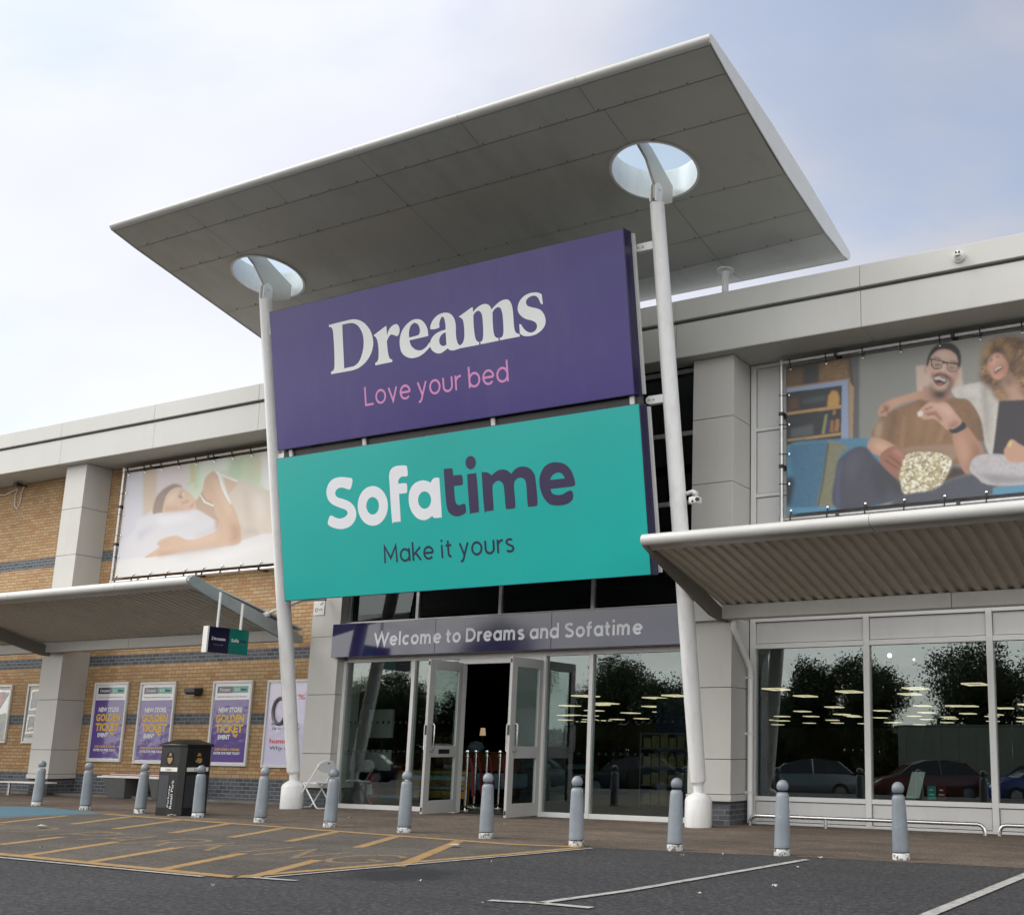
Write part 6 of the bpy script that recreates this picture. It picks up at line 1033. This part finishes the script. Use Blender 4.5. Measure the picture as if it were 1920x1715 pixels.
def hoop(label, xa, xb, legs):
    t = thing('hoop_rail', label, 'hoop rail', ((xa + xb) / 2, 14.66, 0), 'low steel hoop rails')
    z = .14; r = .09
    pts = [(xa, 14.66, -.02), (xa, 14.66, z - r)] + [(xa + r - r * math.cos(R(a)), 14.66, z - r + r * math.sin(R(a))) for a in (30, 60, 90)] + [(xb - r + r * math.sin(R(a)), 14.66, z - r + r * math.cos(R(a))) for a in (0, 30, 60)] + [(xb, 14.66, z - r), (xb, 14.66, -.02)]
    mb = MB(); mb.tube(pts, .027, 12); mb.build('rail', 'steel', t, smooth=60)
    for x in legs: mb = MB(); mb.tube([(x, 14.66, -.02), (x, 14.66, z - .02)], .025, 12); mb.build('leg', 'steel', t, smooth=60)
hoop('long low steel hoop rail behind the last two bollards', -6.90, -3.53, [-5.74])
hoop('low steel hoop rail cut off by the edge of the photo', -3.34, .1, [-1.6])

# ------------------------------------------------------------------ bollards
BL = [(68, -18.5, 11.56), ] and [
 (-19.21, 12.00, 'grey bollard in front of the pilaster beside the blue painted bay', -2.0), (-17.41, 11.68, 'grey bollard below the purple poster nearest the pilaster', 0.0),
 (-15.98, 11.62, 'grey bollard in front of the striped bench, before the litter bin', 1.0), (-14.41, 11.43, 'grey bollard overlapping the side of the litter bin', 1.5),
 (-12.85, 11.21, 'grey bollard between the litter bin and the mast by the chair', 1.0), (-11.38, 11.07, 'grey bollard in front of the white folding chair', 0.5),
 (-9.94, 10.91, 'grey bollard in front of the wooden bed end behind glass', 0.5), (-8.52, 10.75, 'grey bollard in front of the open doorway', 0.5),
 (-7.02, 10.43, 'grey bollard at the corner of the yellow hatching', 0.0), (-5.86, 10.57, 'grey bollard beside the base of the mast with the camera', 0.0),
 (-4.67, 10.70, 'grey bollard at the end of the white parking line', 0.0), (-3.48, 10.94, 'grey bollard in front of the leaflets in the shop window', 0.0)]
def make_bollard():
    t = thing('bollard', BL[0][2], 'bollard', (0, 0, 0), 'row of grey bollards')
    mb = MB(); mb.lathe([(.085, -.03), (.087, .01), (.085, .055), (.081, .062)], (0, 0, 0), 28); mb.build('base', 'bollard_base', t, smooth=40)
    mb = MB(); mb.lathe([(.079, .062), (.079, .072)], (0, 0, 0), 28); mb.build('groove', 'black_tie', t, smooth=40)
    prof = [(.082, .072), (.084, .085), (.0825, .11), (.080, .25), (.0745, .42), (.068, .57), (.066, .600), (.060, .612), (.052, .617), (.052, .628)]
    mb = MB(); mb.lathe(prof, (0, 0, 0), 28); mb.build('shaft', 'bollard_paint', t, smooth=40)
    pr = [(.063 * math.sin(R(a)), .688 - .066 * math.cos(R(a))) for a in range(50, 176, 9)] + [(.001, .754)]
    mb = MB(); mb.lathe(pr, (0, 0, 0), 28); mb.build('ball', 'bollard_paint', t, smooth=60)
    return t
b0 = make_bollard(); first = True
for i, (x, y, lab, s) in enumerate(BL):
    r = b0 if first else copy_thing(b0, (0, 0, 0), lab); first = False
    d = math.hypot(x, y); k = 1 + .0 * s
    r.location = (x, y, 0.004); r['label'] = lab; r.rotation_euler = (R(random.uniform(-1.3, 1.3)), R(random.uniform(-1.3, 1.3)), random.uniform(0, 6.28))
# ------------------------------------------------------------------ litter bin
bx0, bx1, by0, by1 = -15.42, -14.86, 11.42, 11.98
t = thing('litter_bin', 'black square litter bin with hipped lid and white lettering', 'litter bin', (-15.14, 11.7, 0))
ch = .07
oct_ = lambda e: [(bx0 - e + ch, by0 - e), (bx1 + e - ch, by0 - e), (bx1 + e, by0 - e + ch), (bx1 + e, by1 + e - ch), (bx1 + e - ch, by1 + e), (bx0 - e + ch, by1 + e), (bx0 - e, by1 + e - ch), (bx0 - e, by0 - e + ch)]
mb = MB(); mb.prism_z(oct_(0), .0, 1.03); mb.build('body', 'bin_black', t, bevel=.008)
mb = MB(); o1 = oct_(.025); o2 = [(-15.14 + (x + 15.14) * .45, 11.7 + (y - 11.7) * .45) for x, y in o1]
mb.add([(x, y, 1.03) for x, y in o1] + [(x, y, 1.06) for x, y in o1] + [(x, y, 1.13) for x, y in o2], [tuple(range(8))[::-1]] + [(i, (i + 1) % 8, 8 + (i + 1) % 8, 8 + i) for i in range(8)] + [(8 + i, 8 + (i + 1) % 8, 16 + (i + 1) % 8, 16 + i) for i in range(8)] + [tuple(range(16, 24))])
mb.build('lid', 'bin_black', t, smooth=20, bevel=.004)
FR = Plane((-15.14, by0, 0), (1, 0, 0), (0, 0, 1), (0, -1, 0)); SD = Plane((bx1, 11.7, 0), (0, 1, 0), (0, 0, 1), (1, 0, 0))
for P_, nm in ((FR, 0), (SD, 1)):
    mb = MB(); mb.add([P_.p(.085 * math.cos(k * math.pi / 12), .85 + .105 * math.sin(k * math.pi / 12) * (1 if k <= 12 else 1.1), .002) for k in range(24)], [tuple(range(24))]); hole = mb.build('opening', 'bin_hole', t, smooth=0)
    mb = MB(); mb.add([P_.p(a, c, .004) for a, c in ([(-.05, .80), (.0, .76), (.05, .80), (.06, .86), (-.06, .86)] if nm == 0 else [(-.06, .80), (.03, .775), (.06, .80), (.055, .85), (-.02, .86)])], [(0, 1, 2, 3, 4)]); mb.add([P_.p(a, c, .004) for a, c in [(-.035, .885), (.04, .885), (.02, .93), (-.015, .935)]], [(0, 1, 2, 3)]); mb.build('inner_rim', 'rim_brown', hole, smooth=0)
    mb = MB(); mb.add([P_.p(a, c, .004) for a, c in ((-.19, .655), (.19, .655), (.19, .715), (-.19, .715))], [(0, 1, 2, 3)]); pl = mb.build('label_plate', 'white_plate', t, smooth=0)
    mb = MB(); text_mesh(mb, 'Litter', P_, .0, .685, .13, .036, .006); mb.build('lettering', 'grey_letter', pl, smooth=0)
    mb = MB(); mb.add([P_.p(a, c, .003) for a, c in ((-.19, .12), (.19 if nm else .02, .12), (.19 if nm else .02, .60), (-.19, .60))], [(0, 1, 2, 3)]); mb.build('side_panel', 'bin_recess', t, smooth=0)
VP = Plane((-15.14, by0, 0), (0, 0, 1), (-1, 0, 0), (0, -1, 0))
mb = MB(); text_mesh(mb, 'Parkway', VP, .29, -.06, .32, .048, .005, .0); text_mesh(mb, 'Retail Park', VP, .32, -.12, .42, .048, .005, .0); mb.build('lettering', 'white_letter', t, smooth=0)
# ------------------------------------------------------------------ benches
t = thing('bench', 'bench with striped red and white top under the purple posters', 'bench', (-20.0, 14.6, 0))
for k in range(5):
    mb = MB(); y = 14.35 + k * .095; zz = .012 * k; mb.box(-21.15, -18.8, y, y + .085, .40 + zz, .43 + zz); mb.build('slat', 'bench_red' if k % 2 == 0 and k else 'bench_white', t, bevel=.006)
for x in (-20.65, -19.3):
    mb = MB(); mb.hexa([(x - .26, 14.45, 0), (x + .26, 14.45, 0), (x + .26, 14.75, 0), (x - .26, 14.75, 0), (x - .34, 14.37, .398), (x + .34, 14.37, .398), (x + .34, 14.8, .43), (x - .34, 14.8, .43)]); mb.build('leg', 'bench_leg', t, bevel=.015)
t = thing('bench', 'thin pale steel bench at the foot of the pilaster', 'bench', (-23.1, 14.15, 0))
mb = MB(); mb.box(-23.75, -22.3, 13.98, 14.30, .255, .28); mb.build('seat', 'bench_white', t, bevel=.006)
for x in (-23.6, -22.45): mb = MB(); mb.tube([(x, 14.12, 0), (x, 14.12, .255)], .03, 10); mb.build('leg', 'steel', t)
# ------------------------------------------------------------------ folding chair, facing the brick wall
t = thing('folding_chair', 'white metal folding chair beside a mast base', 'chair', (-14.93, 14.16, 0.004))
ox, oy = -14.93, 14.14; L = lambda f, s, z: (ox - f, oy + s, z)          # f forward (towards -x), s sideways
hw = .20; r = .0125
mb = MB(); arcp = [L(-.22 - .02 * math.sin(R(a)), -hw * math.cos(R(a)), .70 + .11 * math.sin(R(a))) for a in range(0, 181, 20)]
mb.tube([L(.26, -hw, .06), L(-.22, -hw, .70)] + arcp[1:-1] + [L(-.22, hw, .70), L(.26, hw, .06)], r, 10)
mb.tube([L(.26, -hw, .06), L(.30, -hw, .02), L(.31, -hw + .04, .013), L(.31, hw - .04, .013), L(.30, hw, .02), L(.26, hw, .06)], r, 10); mb.build('front_frame', 'chair_white', t, smooth=60)
mb = MB(); mb.tube([L(.12, -hw + .03, .43), L(-.20, -hw + .03, .06), L(-.235, -hw + .04, .02), L(-.24, -hw + .08, .013), L(-.24, hw - .08, .013), L(-.235, hw - .04, .02), L(-.20, hw - .03, .06), L(.12, hw - .03, .43)], r, 10); mb.build('rear_legs', 'chair_white', t, smooth=60)
mb = MB(); mb.prism_z([(L(f, s, 0)[0], L(f, s, 0)[1]) for f, s in ((-.17, -.165), (.10, -.185), (.19, -.15), (.215, 0), (.19, .15), (.10, .185), (-.17, .165))], .42, .445); mb.build('seat', 'chair_white', t, bevel=.008)
mb = MB(); vs = []; fs = []
for h in (0, .014):
    for k in range(28):
        a = 2 * math.pi * k / 28; s = .185 * math.cos(a); z = .70 + .095 * math.sin(a)
        vs.append(L(-.225 - (z - .70) * .12 - .03 * (1 - (s / .185) ** 2) + h, s, z))
fs = [tuple(range(28)), tuple(range(55, 27, -1))] + [(k, (k + 1) % 28, 28 + (k + 1) % 28, 28 + k) for k in range(28)]
mb.add(vs, fs); bp_ = mb.build('backrest', 'chair_white', t, smooth=40)
mb = MB(); vs = [L(-.268, s, z) for s, z in ((-.035, .775), (.035, .775), (0, .752))]; mb.add(vs, [(0, 1, 2)]); mb.build('hand_hole', 'black_tie', bp_, smooth=0)

mat('sideboard_wood', srgb(150, 96, 52), 0.5, var=0.2, scale=6); mat('shade_glow', (0.9, 0.75, 0.5), 0.6, emit=((1.0, 0.72, 0.40), 0.22))
# ------------------------------------------------------------------ things seen through the glass
vis = lambda x, y: any(a < x * Yw / y < b for a, b in ((-6.95, -.5),)) or any(a < x * Yg / y < b for a, b in ((-10.4, -7.9),))
def lamp_frame():
    t = thing('ceiling_lamp', 'open rectangular lit lamp hung in the shop', 'ceiling lamp', (0, 0, 0), 'rectangular lit lamps hung in the shop')
    mb = MB(); a, b, w = .23, .36, .022
    mb.box(-a, a, -b, -b + w, 0, .03); mb.box(-a, a, b - w, b, 0, .03); mb.box(-a, -a + w, -b + w, b - w, 0, .03); mb.box(a - w, a, -b + w, b - w, 0, .03); mb.build('frame', 'lamp_glow', t)
    return t
lf = lamp_frame(); n = 0
for j in range(9):
    for i in range(20):
        x = -34 + i * 1.55 + (j % 3) * .5 + random.uniform(-.35, .35); y = 25 + j * 3.6
        if not vis(x, y) or random.random() < .3: continue
        r = lf if n == 0 else copy_thing(lf, (0, 0, 0), lf['label']); r.location = (x, y, 2.46 + random.uniform(-.08, .12)); n += 1
t = thing('spotlight', 'two bright spot lamps glowing inside the second shop window', 'spotlight', (-5.9, 18.5, 3.1))
for x, y, z, rr in ((-6.05, 18.6, 2.72, .042), (-5.55, 18.4, 2.62, .022)):
    mb = MB(); mb.lathe([(rr * math.sin(R(a)) + .001, -rr * math.cos(R(a))) for a in range(0, 181, 20)], (x, y, z), 14); mb.build('bulb', 'spot_glow', t, smooth=60)
t = thing('bed', 'yellow wooden bed end with pale blue mattress behind the entrance glass', 'bed', (-13.6, 16.3, 0))
bx, by = -14.95, 16.2
mb = MB()
for x in (bx, bx + 1.62): mb.box(x - .035, x + .035, by - .035, by + .035, 0.012, .62)
mb.build('bedpost', 'yellow_wood', t, bevel=.006)
mb = MB()
for z0, z1 in ((.57, .63), (.36, .46), (.14, .27)): mb.box(bx + .036, bx + 1.584, by - .02, by + .02, z0, z1)
mb.build('foot_board', 'yellow_wood', t, bevel=.004)
mb = MB(); mb.box(bx + .04, bx + 1.58, by + .03, by + 1.9, .28, .56); mb.build('mattress', 'blue_cushion', t, bevel=.04)
t = thing('fire_extinguisher', 'red fire extinguisher standing behind the entrance glass', 'fire extinguisher', (-15.0, 15.4, 0))
mb = MB(); mb.lathe([(.085, .012), (.09, .03), (.09, .50), (.07, .56), (.03, .60), (.03, .63)], (-14.95, 15.5, 0), 20); mb.build('cylinder', 'red_paint', t, smooth=40)
mb = MB(); mb.box(-15.0, -14.88, 15.47, 15.53, .63, .66); mb.tube([(-14.9, 15.45, .64), (-14.84, 15.42, .55), (-14.85, 15.40, .3)], .012, 8); mb.build('valve', 'black_tie', t)
mb = MB(); mb.add([(-14.95 + .0915 * math.cos(R(a)), 15.5 + .0915 * math.sin(R(a)), z) for z in (.20, .38) for a in range(230, 330, 10)], [(k, k + 1, 11 + k, 10 + k) for k in range(9)]); mb.build('instruction_label', 'white_plate', t, smooth=60)
t = thing('notice_board', 'pale notice panel standing behind the entrance glass', 'notice board', (-15.3, 15.9, 0))
mb = MB(); mb.box(-15.55, -14.95, 15.9, 15.95, 1.22, 1.75); mb.box(-15.55, -14.95, 15.9, 15.94, .62, 1.0); mb.build('panel', 'white_plate', t); mb = MB(); mb.box(-15.28, -15.22, 15.96, 16.0, .01, 1.75); mb.build('post', 'dark_plastic', t)
def stanchion():
    t = thing('rope_stanchion', 'chrome rope stanchion with red rope inside the open doorway', 'stanchion', (0, 0, 0), 'chrome stanchions in the doorway')
    mb = MB(); mb.lathe([(.15, .0), (.15, .02), (.05, .05), (.025, .07), (.025, .88), (.04, .89), (.04, .92), (.02, .93), (.038, .95), (.045, .975), (.035, 1.0), (.002, 1.01)], (0, 0, .012), 20); mb.build('post', 'chrome', t, smooth=40)
    mb = MB(); mb.tube([(.05, 0, .88), (.09, .02, .75), (.12, .03, .45), (.13, .03, .25)], .028, 10); mb.build('rope', 'rope_red', t, smooth=50)
    return t
s0 = stanchion()
for k, (x, y) in enumerate(((-12.40, 15.05), (-12.91, 15.9), (-12.78, 16.05), (-12.66, 15.9), (-12.37, 15.9))):
    r = s0 if k == 0 else copy_thing(s0, (0, 0, 0), s0['label']); r.location = (x, y, 0)
t = thing('bed', 'display bed with dark quilt and blue pillows inside the doorway', 'bed', (-14.5, 21, 0))
mb = MB(); mb.box(-16.8, -14.0, 20.6, 22.6, .12, .50); mb.build('mattress', 'bed_blue', t, bevel=.06)
mb = MB(); mb.box(-16.85, -13.95, 20.5, 21.6, .10, .60); mb.build('quilt', 'quilt_dark', t, bevel=.08)
mb = MB(); mb.box(-16.9, -13.9, 22.62, 22.75, .0, 1.25); mb.build('headboard', 'wood_dark', t, bevel=.03)
mb = MB()
for x in (-16.2, -14.9): mb.box(x - .35, x + .35, 22.0, 22.5, .50, .70)
mb.build('pillow', 'blue_cushion', t, bevel=.09)
t = thing('sideboard', 'brown wooden sideboard with cushions and a glowing lamp deep in the doorway', 'sideboard', (-17.0, 20.0, 0))
mb = MB(); mb.box(-18.6, -15.2, 19.9, 20.3, .55, .92); mb.box(-18.6, -15.2, 19.88, 20.32, .93, .97); mb.box(-18.55, -18.45, 19.92, 20.28, .02, .55); mb.box(-15.35, -15.25, 19.92, 20.28, .02, .55); mb.build('cabinet', 'sideboard_wood', t, bevel=.01)
mb = MB(); mb.lathe([(.10, 0), (.17, .02), (.20, .10), (.14, .2), (.03, .23)], (-16.35, 20.1, .97), 16); mb.build('cushion', 'blue_cushion', t, smooth=60)
mb = MB(); mb.lathe([(.05, 0), (.05, .02), (.015, .03), (.015, .40)], (-16.25, 20.2, .97), 12); mb.build('lamp_stem', 'dark_plastic', t)
mb = MB(); mb.lathe([(.07, 0), (.05, .17)], (-16.25, 20.2, 1.33), 16); mb.build('lamp_shade', 'shade_glow', t, smooth=60)
t = thing('shelf_unit', 'stocked display shelf with yellow packs behind the entrance glass', 'shelf', (-9.5, 17.3, 0))
mb = MB()
for z in (.1, .42, .74, 1.06, 1.32): mb.box(-10.25, -9.35, 17.2, 17.6, z, z + .025)
for x in (-10.27, -9.33): mb.box(x - .015, x + .015, 17.2, 17.6, .012, 1.36)
mb.build('frame', 'dark_plastic', t)
mb = MB()
for z in (.126, .446, .766, 1.086):
    for k in range(5): mb.box(-10.22 + k * .172, -10.07 + k * .172, 17.22, 17.5, z, z + .17 + .04 * ((k * 7) % 3))
mb.build('pack', 'pack_dim', t, bevel=.005)
t = thing('display_wall', 'dim blue display panel behind the entrance glass', 'display panel', (-9.6, 19.0, 0))
mb = MB(); mb.box(-11.0, -8.6, 19.0, 19.1, .012, 2.05); mb.build('panel', 'panel_blue', t)
t = thing('info_stand', 'small tilted price board standing inside the second shop window', 'price board', (-4.85, 15.3, 0))
mb = MB(); mb.hexa([(-4.78, 15.30, .42), (-4.60, 15.34, .42), (-4.60, 15.352, .42), (-4.78, 15.312, .42), (-4.72, 15.42, .78), (-4.54, 15.46, .78), (-4.54, 15.472, .78), (-4.72, 15.432, .78)]); mb.build('board', 'white_plate', t)
mb = MB(); mb.tube([(-4.66, 15.40, .02), (-4.66, 15.38, .45)], .012, 8); mb.build('stand', 'dark_plastic', t)
for k, (x, m, lab) in enumerate(((-4.34, 'teal_print', 'small green leaflet stuck low on the second shop window'), (-4.20, 'rope_red', 'small red leaflet stuck low on the second shop window'))):
    mb = MB(); mb.box(x - .06, x + .06, 15.066, 15.070, .42, .60); o = mb.build('leaflet', m); tag(o, lab, 'leaflet')
    mb = MB(); mb.box(x - .04, x + .04, 15.063, 15.0655, .48, .495); mb.box(x - .03, x + .02, 15.063, 15.0655, .54, .555); c = mb.build('lettering', 'white_letter'); c.parent = o

# ------------------------------------------------------------------ scraps of litter and a weed on the tarmac
def scrap(x, y, s, lab, m='paper'):
    mb = MB(); n = 9; a0 = random.random() * 6
    ring = [(x + s * random.uniform(.6, 1) * math.cos(a0 + 2 * math.pi * k / n), y + s * random.uniform(.4, .75) * math.sin(a0 + 2 * math.pi * k / n), .022 + random.uniform(0, .02)) for k in range(n)]
    mb.add(ring + [(x, y, .022 + s * .25)], [(k, (k + 1) % n, n) for k in range(n)]); tag(mb.build('litter_scrap', m, smooth=0), lab, 'litter', 'scraps of litter on the tarmac')
scrap(-14.1, 8.9, .11, 'crumpled white paper on the yellow hatching near the blue bay'); scrap(-8.0, 9.55, .09, 'flat white paper scrap inside the hatching near the doors'); scrap(-14.75, 11.25, .09, 'white scrap on the paving between bollard and bin')
scrap(-12.25, 12.3, .05, 'small white scrap on the paving near the folding chair')
sp = [(-6.1, 6.9), (-5.6, 7.4), (-6.6, 8.4), (-5.2, 8.9), (-4.0, 9.5), (-4.5, 9.9), (-3.6, 8.1), (-6.0, 9.7), (-5.4, 9.9), (-2.9, 9.6), (-7.2, 5.9), (-9.1, 6.1), (-3.9, 7.4), (-3.3, 7.0), (-4.9, 6.2), (-10.2, 7.5), (-11.2, 7.1), (-6.25, 10.35), (-4.15, 10.45), (-2.6, 10.2), (-5.1, 10.2), (-3.0, 12.2), (-9.6, 12.5), (-5.6, 12.0)]
for x, y in sp[::2]: scrap(x, y, random.uniform(.014, .032), 'tiny pale scrap lying loose on the tarmac or paving')
mb = MB()
for k in range(40):
    a = random.random() * 6.28; d = random.uniform(.02, .10); h = random.uniform(.03, .09); x, y = -11.95 + random.uniform(-.12, .12), 6.72 + random.uniform(-.03, .03)
    mb.add([(x, y, 0), (x + .012, y, 0), (x + d * math.cos(a), y + d * math.sin(a), h)], [(0, 1, 2)])
tag(mb.build('weed', 'weed', smooth=0), 'small green weed growing at the painted edge', 'weed')

# ------------------------------------------------------------------ across the car park: what the glass reflects
GZ = -.68
def tree(x, y, h, w, lab, seed):
    rg = np.random.default_rng(seed); t = thing('tree', lab, 'tree', (x, y, GZ), 'trees along the far side of the car park')
    tr = MB(); tr.tube([(x, y, GZ - .1), (x + .05, y, GZ + h * .25), (x + .1, y + .05, GZ + h * .55), (x, y, GZ + h * .85)], [.20, .15, .09, .03], 9)
    for k in range(7):
        a = rg.uniform(0, 6.28); z0 = GZ + h * rg.uniform(.25, .6); l = w * rg.uniform(.3, .5)
        tr.tube([(x, y, z0), (x + l * .5 * math.cos(a), y + l * .5 * math.sin(a), z0 + h * .12), (x + l * math.cos(a), y + l * math.sin(a), z0 + h * .26)], [.07, .045, .015], 6)
    tr.build('trunk', 'bark', t, smooth=60)
    nc = 260; c = rg.normal(0, 1, (nc, 3)); c /= np.linalg.norm(c, axis=1)[:, None]; c *= rg.uniform(.12, 1.0, nc)[:, None] ** .6
    c = c * [w / 2, w / 2, h * .38] + [x, y, GZ + h * .60]; c[:, 0] += .5 * np.sin(c[:, 2] * 1.7 + seed)
    nl = 120; p = (c[:, None, :] + rg.normal(0, 1, (nc, nl, 3)) * [w * .06, w * .06, h * .045]).reshape(-1, 3)
    u = rg.normal(0, 1, p.shape); u /= np.linalg.norm(u, axis=1)[:, None]; v = np.cross(u, rg.normal(0, 1, p.shape)); v /= np.linalg.norm(v, axis=1)[:, None]
    s = rg.uniform(.045, .11, len(p))[:, None]
    q = np.stack([p - u * s, p - v * s * .5, p + u * s, p + v * s * .5], 1) - np.array([x, y, GZ])
    o = quads_mesh('crown', 'leaf', q); o.parent = t
for k, (x, y, h, w) in enumerate(((-24.5, -30, 7.0, 3.4), (-21.2, -30.5, 7.2, 4.0), (-13.5, -26, 7.6, 5.2), (-8.2, -25, 8.4, 5.5), (-34, -31, 6.2, 4.5), (-38.5, -32, 7.8, 5.0), (-46, -30, 10.5, 5.5), (-52, -34, 6.5, 5.0), (-58, -33, 7.2, 5.5), (-64, -36, 7.0, 6.0), (-29, -36, 4.6, 4.5), (-43, -37, 5.2, 5.0))):
    tree(x, y, h, w, 'leafy tree reflected in the shop glass', 100 + k)
hg = MB(); rg = np.random.default_rng(5)
p = np.stack([rg.uniform(-90, -17, 34000), rg.uniform(-40, -38, 34000), GZ + rg.uniform(0, 1, 34000) ** .8 * (3.2 + 0 * 1)], 1); p[:, 2] += .4 * np.sin(p[:, 0] * .7) * (p[:, 2] > 1)
u = rg.normal(0, 1, p.shape) * .22; v = rg.normal(0, 1, p.shape) * .14
q = np.stack([p - u, p - v, p + u, p + v], 1); tag(quads_mesh('hedge', 'leaf', q), 'long dark hedge bordering the far side of the car park', 'hedge')
t = thing('panel_fence', 'olive vertical boarded fence across the car park, mirrored in the second window', 'fence', (-12, -22, GZ))
mb = MB()
for k in range(26): x = -16.6 + k * .42; mb.box(x + .006, x + .414, -22.05 - .02 * (k % 2), -22.0 - .02 * (k % 2), GZ, 2.3)
mb.build('boards', 'fence_olive', t); mb = MB(); mb.box(-16.65, -5.6, -22.06, -21.98, 2.301, 2.35); mb.build('top_rail', 'fence_olive', t)
t = thing('street_lamp', 'twin armed lamp post across the car park', 'street lamp', (-43, -18, GZ))
mb = MB(); mb.tube([(-43, -18, GZ - .1), (-43, -18, 6.5), (-43, -18, 7.4)], [.10, .07, .05], 10); mb.tube([(-44.4, -18, 7.75), (-43.6, -18, 7.6), (-43, -18, 7.3), (-42.4, -18, 7.6), (-41.6, -18, 7.75)], .04, 8); mb.build('post', 'galvanised', t)
for s in (-1, 1): mb = MB(); mb.box(-43 + s * 1.35 - .25, -43 + s * 1.35 + .25, -18.12, -17.88, 7.70, 7.80); mb.build('lamp_head', 'galvanised', t)
def car(x, y, rz, m, lab, L=4.2, Hh=1.46):
    t = thing('parked_car', lab, 'car', (x, y, GZ), 'cars parked across the car park'); t['_o'] = (0, 0, 0)
    W2 = .87
    # stations: x, belt height z, half width
    st = [(-2.1, .62, .62), (-2.05, .80, .74), (-1.6, .92, .84), (-.8, .95, .87), (.3, .95, .87), (1.0, .93, .85), (1.7, .82, .80), (2.03, .66, .70), (2.1, .50, .60)]
    vs = []; n = 8
    for sx, z, w in st:
        for yy, zz in ((-w * .86, .20), (-w, .34), (-w, .62 if z > .66 else z * .8), (-w * .95, z), (w * .95, z), (w, .62 if z > .66 else z * .8), (w, .34), (w * .86, .20)): vs.append((sx, yy, zz))
    fs = [(i * n + k, i * n + (k + 1) % n, (i + 1) * n + (k + 1) % n, (i + 1) * n + k) for i in range(len(st) - 1) for k in range(n)] + [tuple(range(n))[::-1], tuple((len(st) - 1) * n + k for k in range(n))]
    b = MB(); b.add(vs, fs); b.build('body', m, t, smooth=50)
    gs = [(-1.75, .93, .78, .93), (-1.25, .95, .74, 1.36), (-.6, .95, .72, Hh), (.15, .95, .72, Hh - .02), (.65, .95, .74, 1.28), (1.15, .92, .78, .92)]
    b = MB(); vs = []
    for sx, z0, w, z1 in gs: vs += [(sx, -w - .04, z0), (sx, -w + (z1 - z0) * .22, z1), (sx, w - (z1 - z0) * .22, z1), (sx, w + .04, z0)]
    b.add(vs, [(i * 4 + k, i * 4 + k + 1, i * 4 + 5 + k, i * 4 + 4 + k) for i in range(len(gs) - 1) for k in range(3)]); b.build('window', 'car_glass', t, smooth=40)
    b = MB(); rf = [(sx, z1 + .012, w - (z1 - z0) * .22 + .02) for sx, z0, w, z1 in gs[1:5]]
    b.add([(sx, s * w, z) for sx, z, w in rf for s in (-1, 1)], [(2 * i, 2 * i + 1, 2 * i + 3, 2 * i + 2) for i in range(3)])
    for s in (-1, 1): b.tube([(gs[0][0], s * .76, .95), (gs[1][0], s * .655, 1.36)], .035, 6); b.tube([(gs[4][0], s * .665, 1.30), (gs[5][0], s * .79, .93)], .03, 6); b.tube([(-.35, s * .79, .95), (-.3, s * .62, 1.45)], .03, 6)
    b.build('roof', m, t, smooth=50)
    for wx in (-1.3, 1.32):
        for s in (-1, 1):
            b = MB(); b.tube([(wx, s * .70, .31), (wx, s * .885, .31)], .31, 20); w_ = b.build('wheel', 'tyre', t, smooth=40); b = MB(); b.tube([(wx, s * .88, .31), (wx, s * .895, .31)], .20, 14); b.build('rim', 'car_silver', w_, smooth=40)
    for s in (-1, 1): b = MB(); b.box(1.86, 2.04, s * .50 - .14, s * .50 + .14, .60, .72); b.build('headlight', 'headlamp', t, bevel=.03)
    for s in (-1, 1): b = MB(); b.box(-2.09, -1.98, s * .58 - .12, s * .58 + .12, .66, .82); b.build('tail_light', 'red_paint', t, bevel=.03)
    t.rotation_euler = (0, 0, rz)
car(-15.6, -7.6, R(158), 'car_silver', 'silver car parked across the car park, mirrored in the first window'); car(-11.6, -9.5, R(150), 'car_red', 'dark red car parked across the car park'); car(-7.4, -9.6, R(150), 'car_blue', 'blue car parked across the car park')
car(-23.5, -9.5, R(155), 'car_black', 'black car parked across the car park, mirrored in the wide entrance pane'); car(-29.5, -10, R(150), 'car_silver', 'silver car parked across the car park, mirrored beside the doors'); car(-40, -11, R(150), 'car_black', 'black car parked across the car park, mirrored behind the folding chair')
for o in bpy.data.objects:
    if '_o' in o: del o['_o']
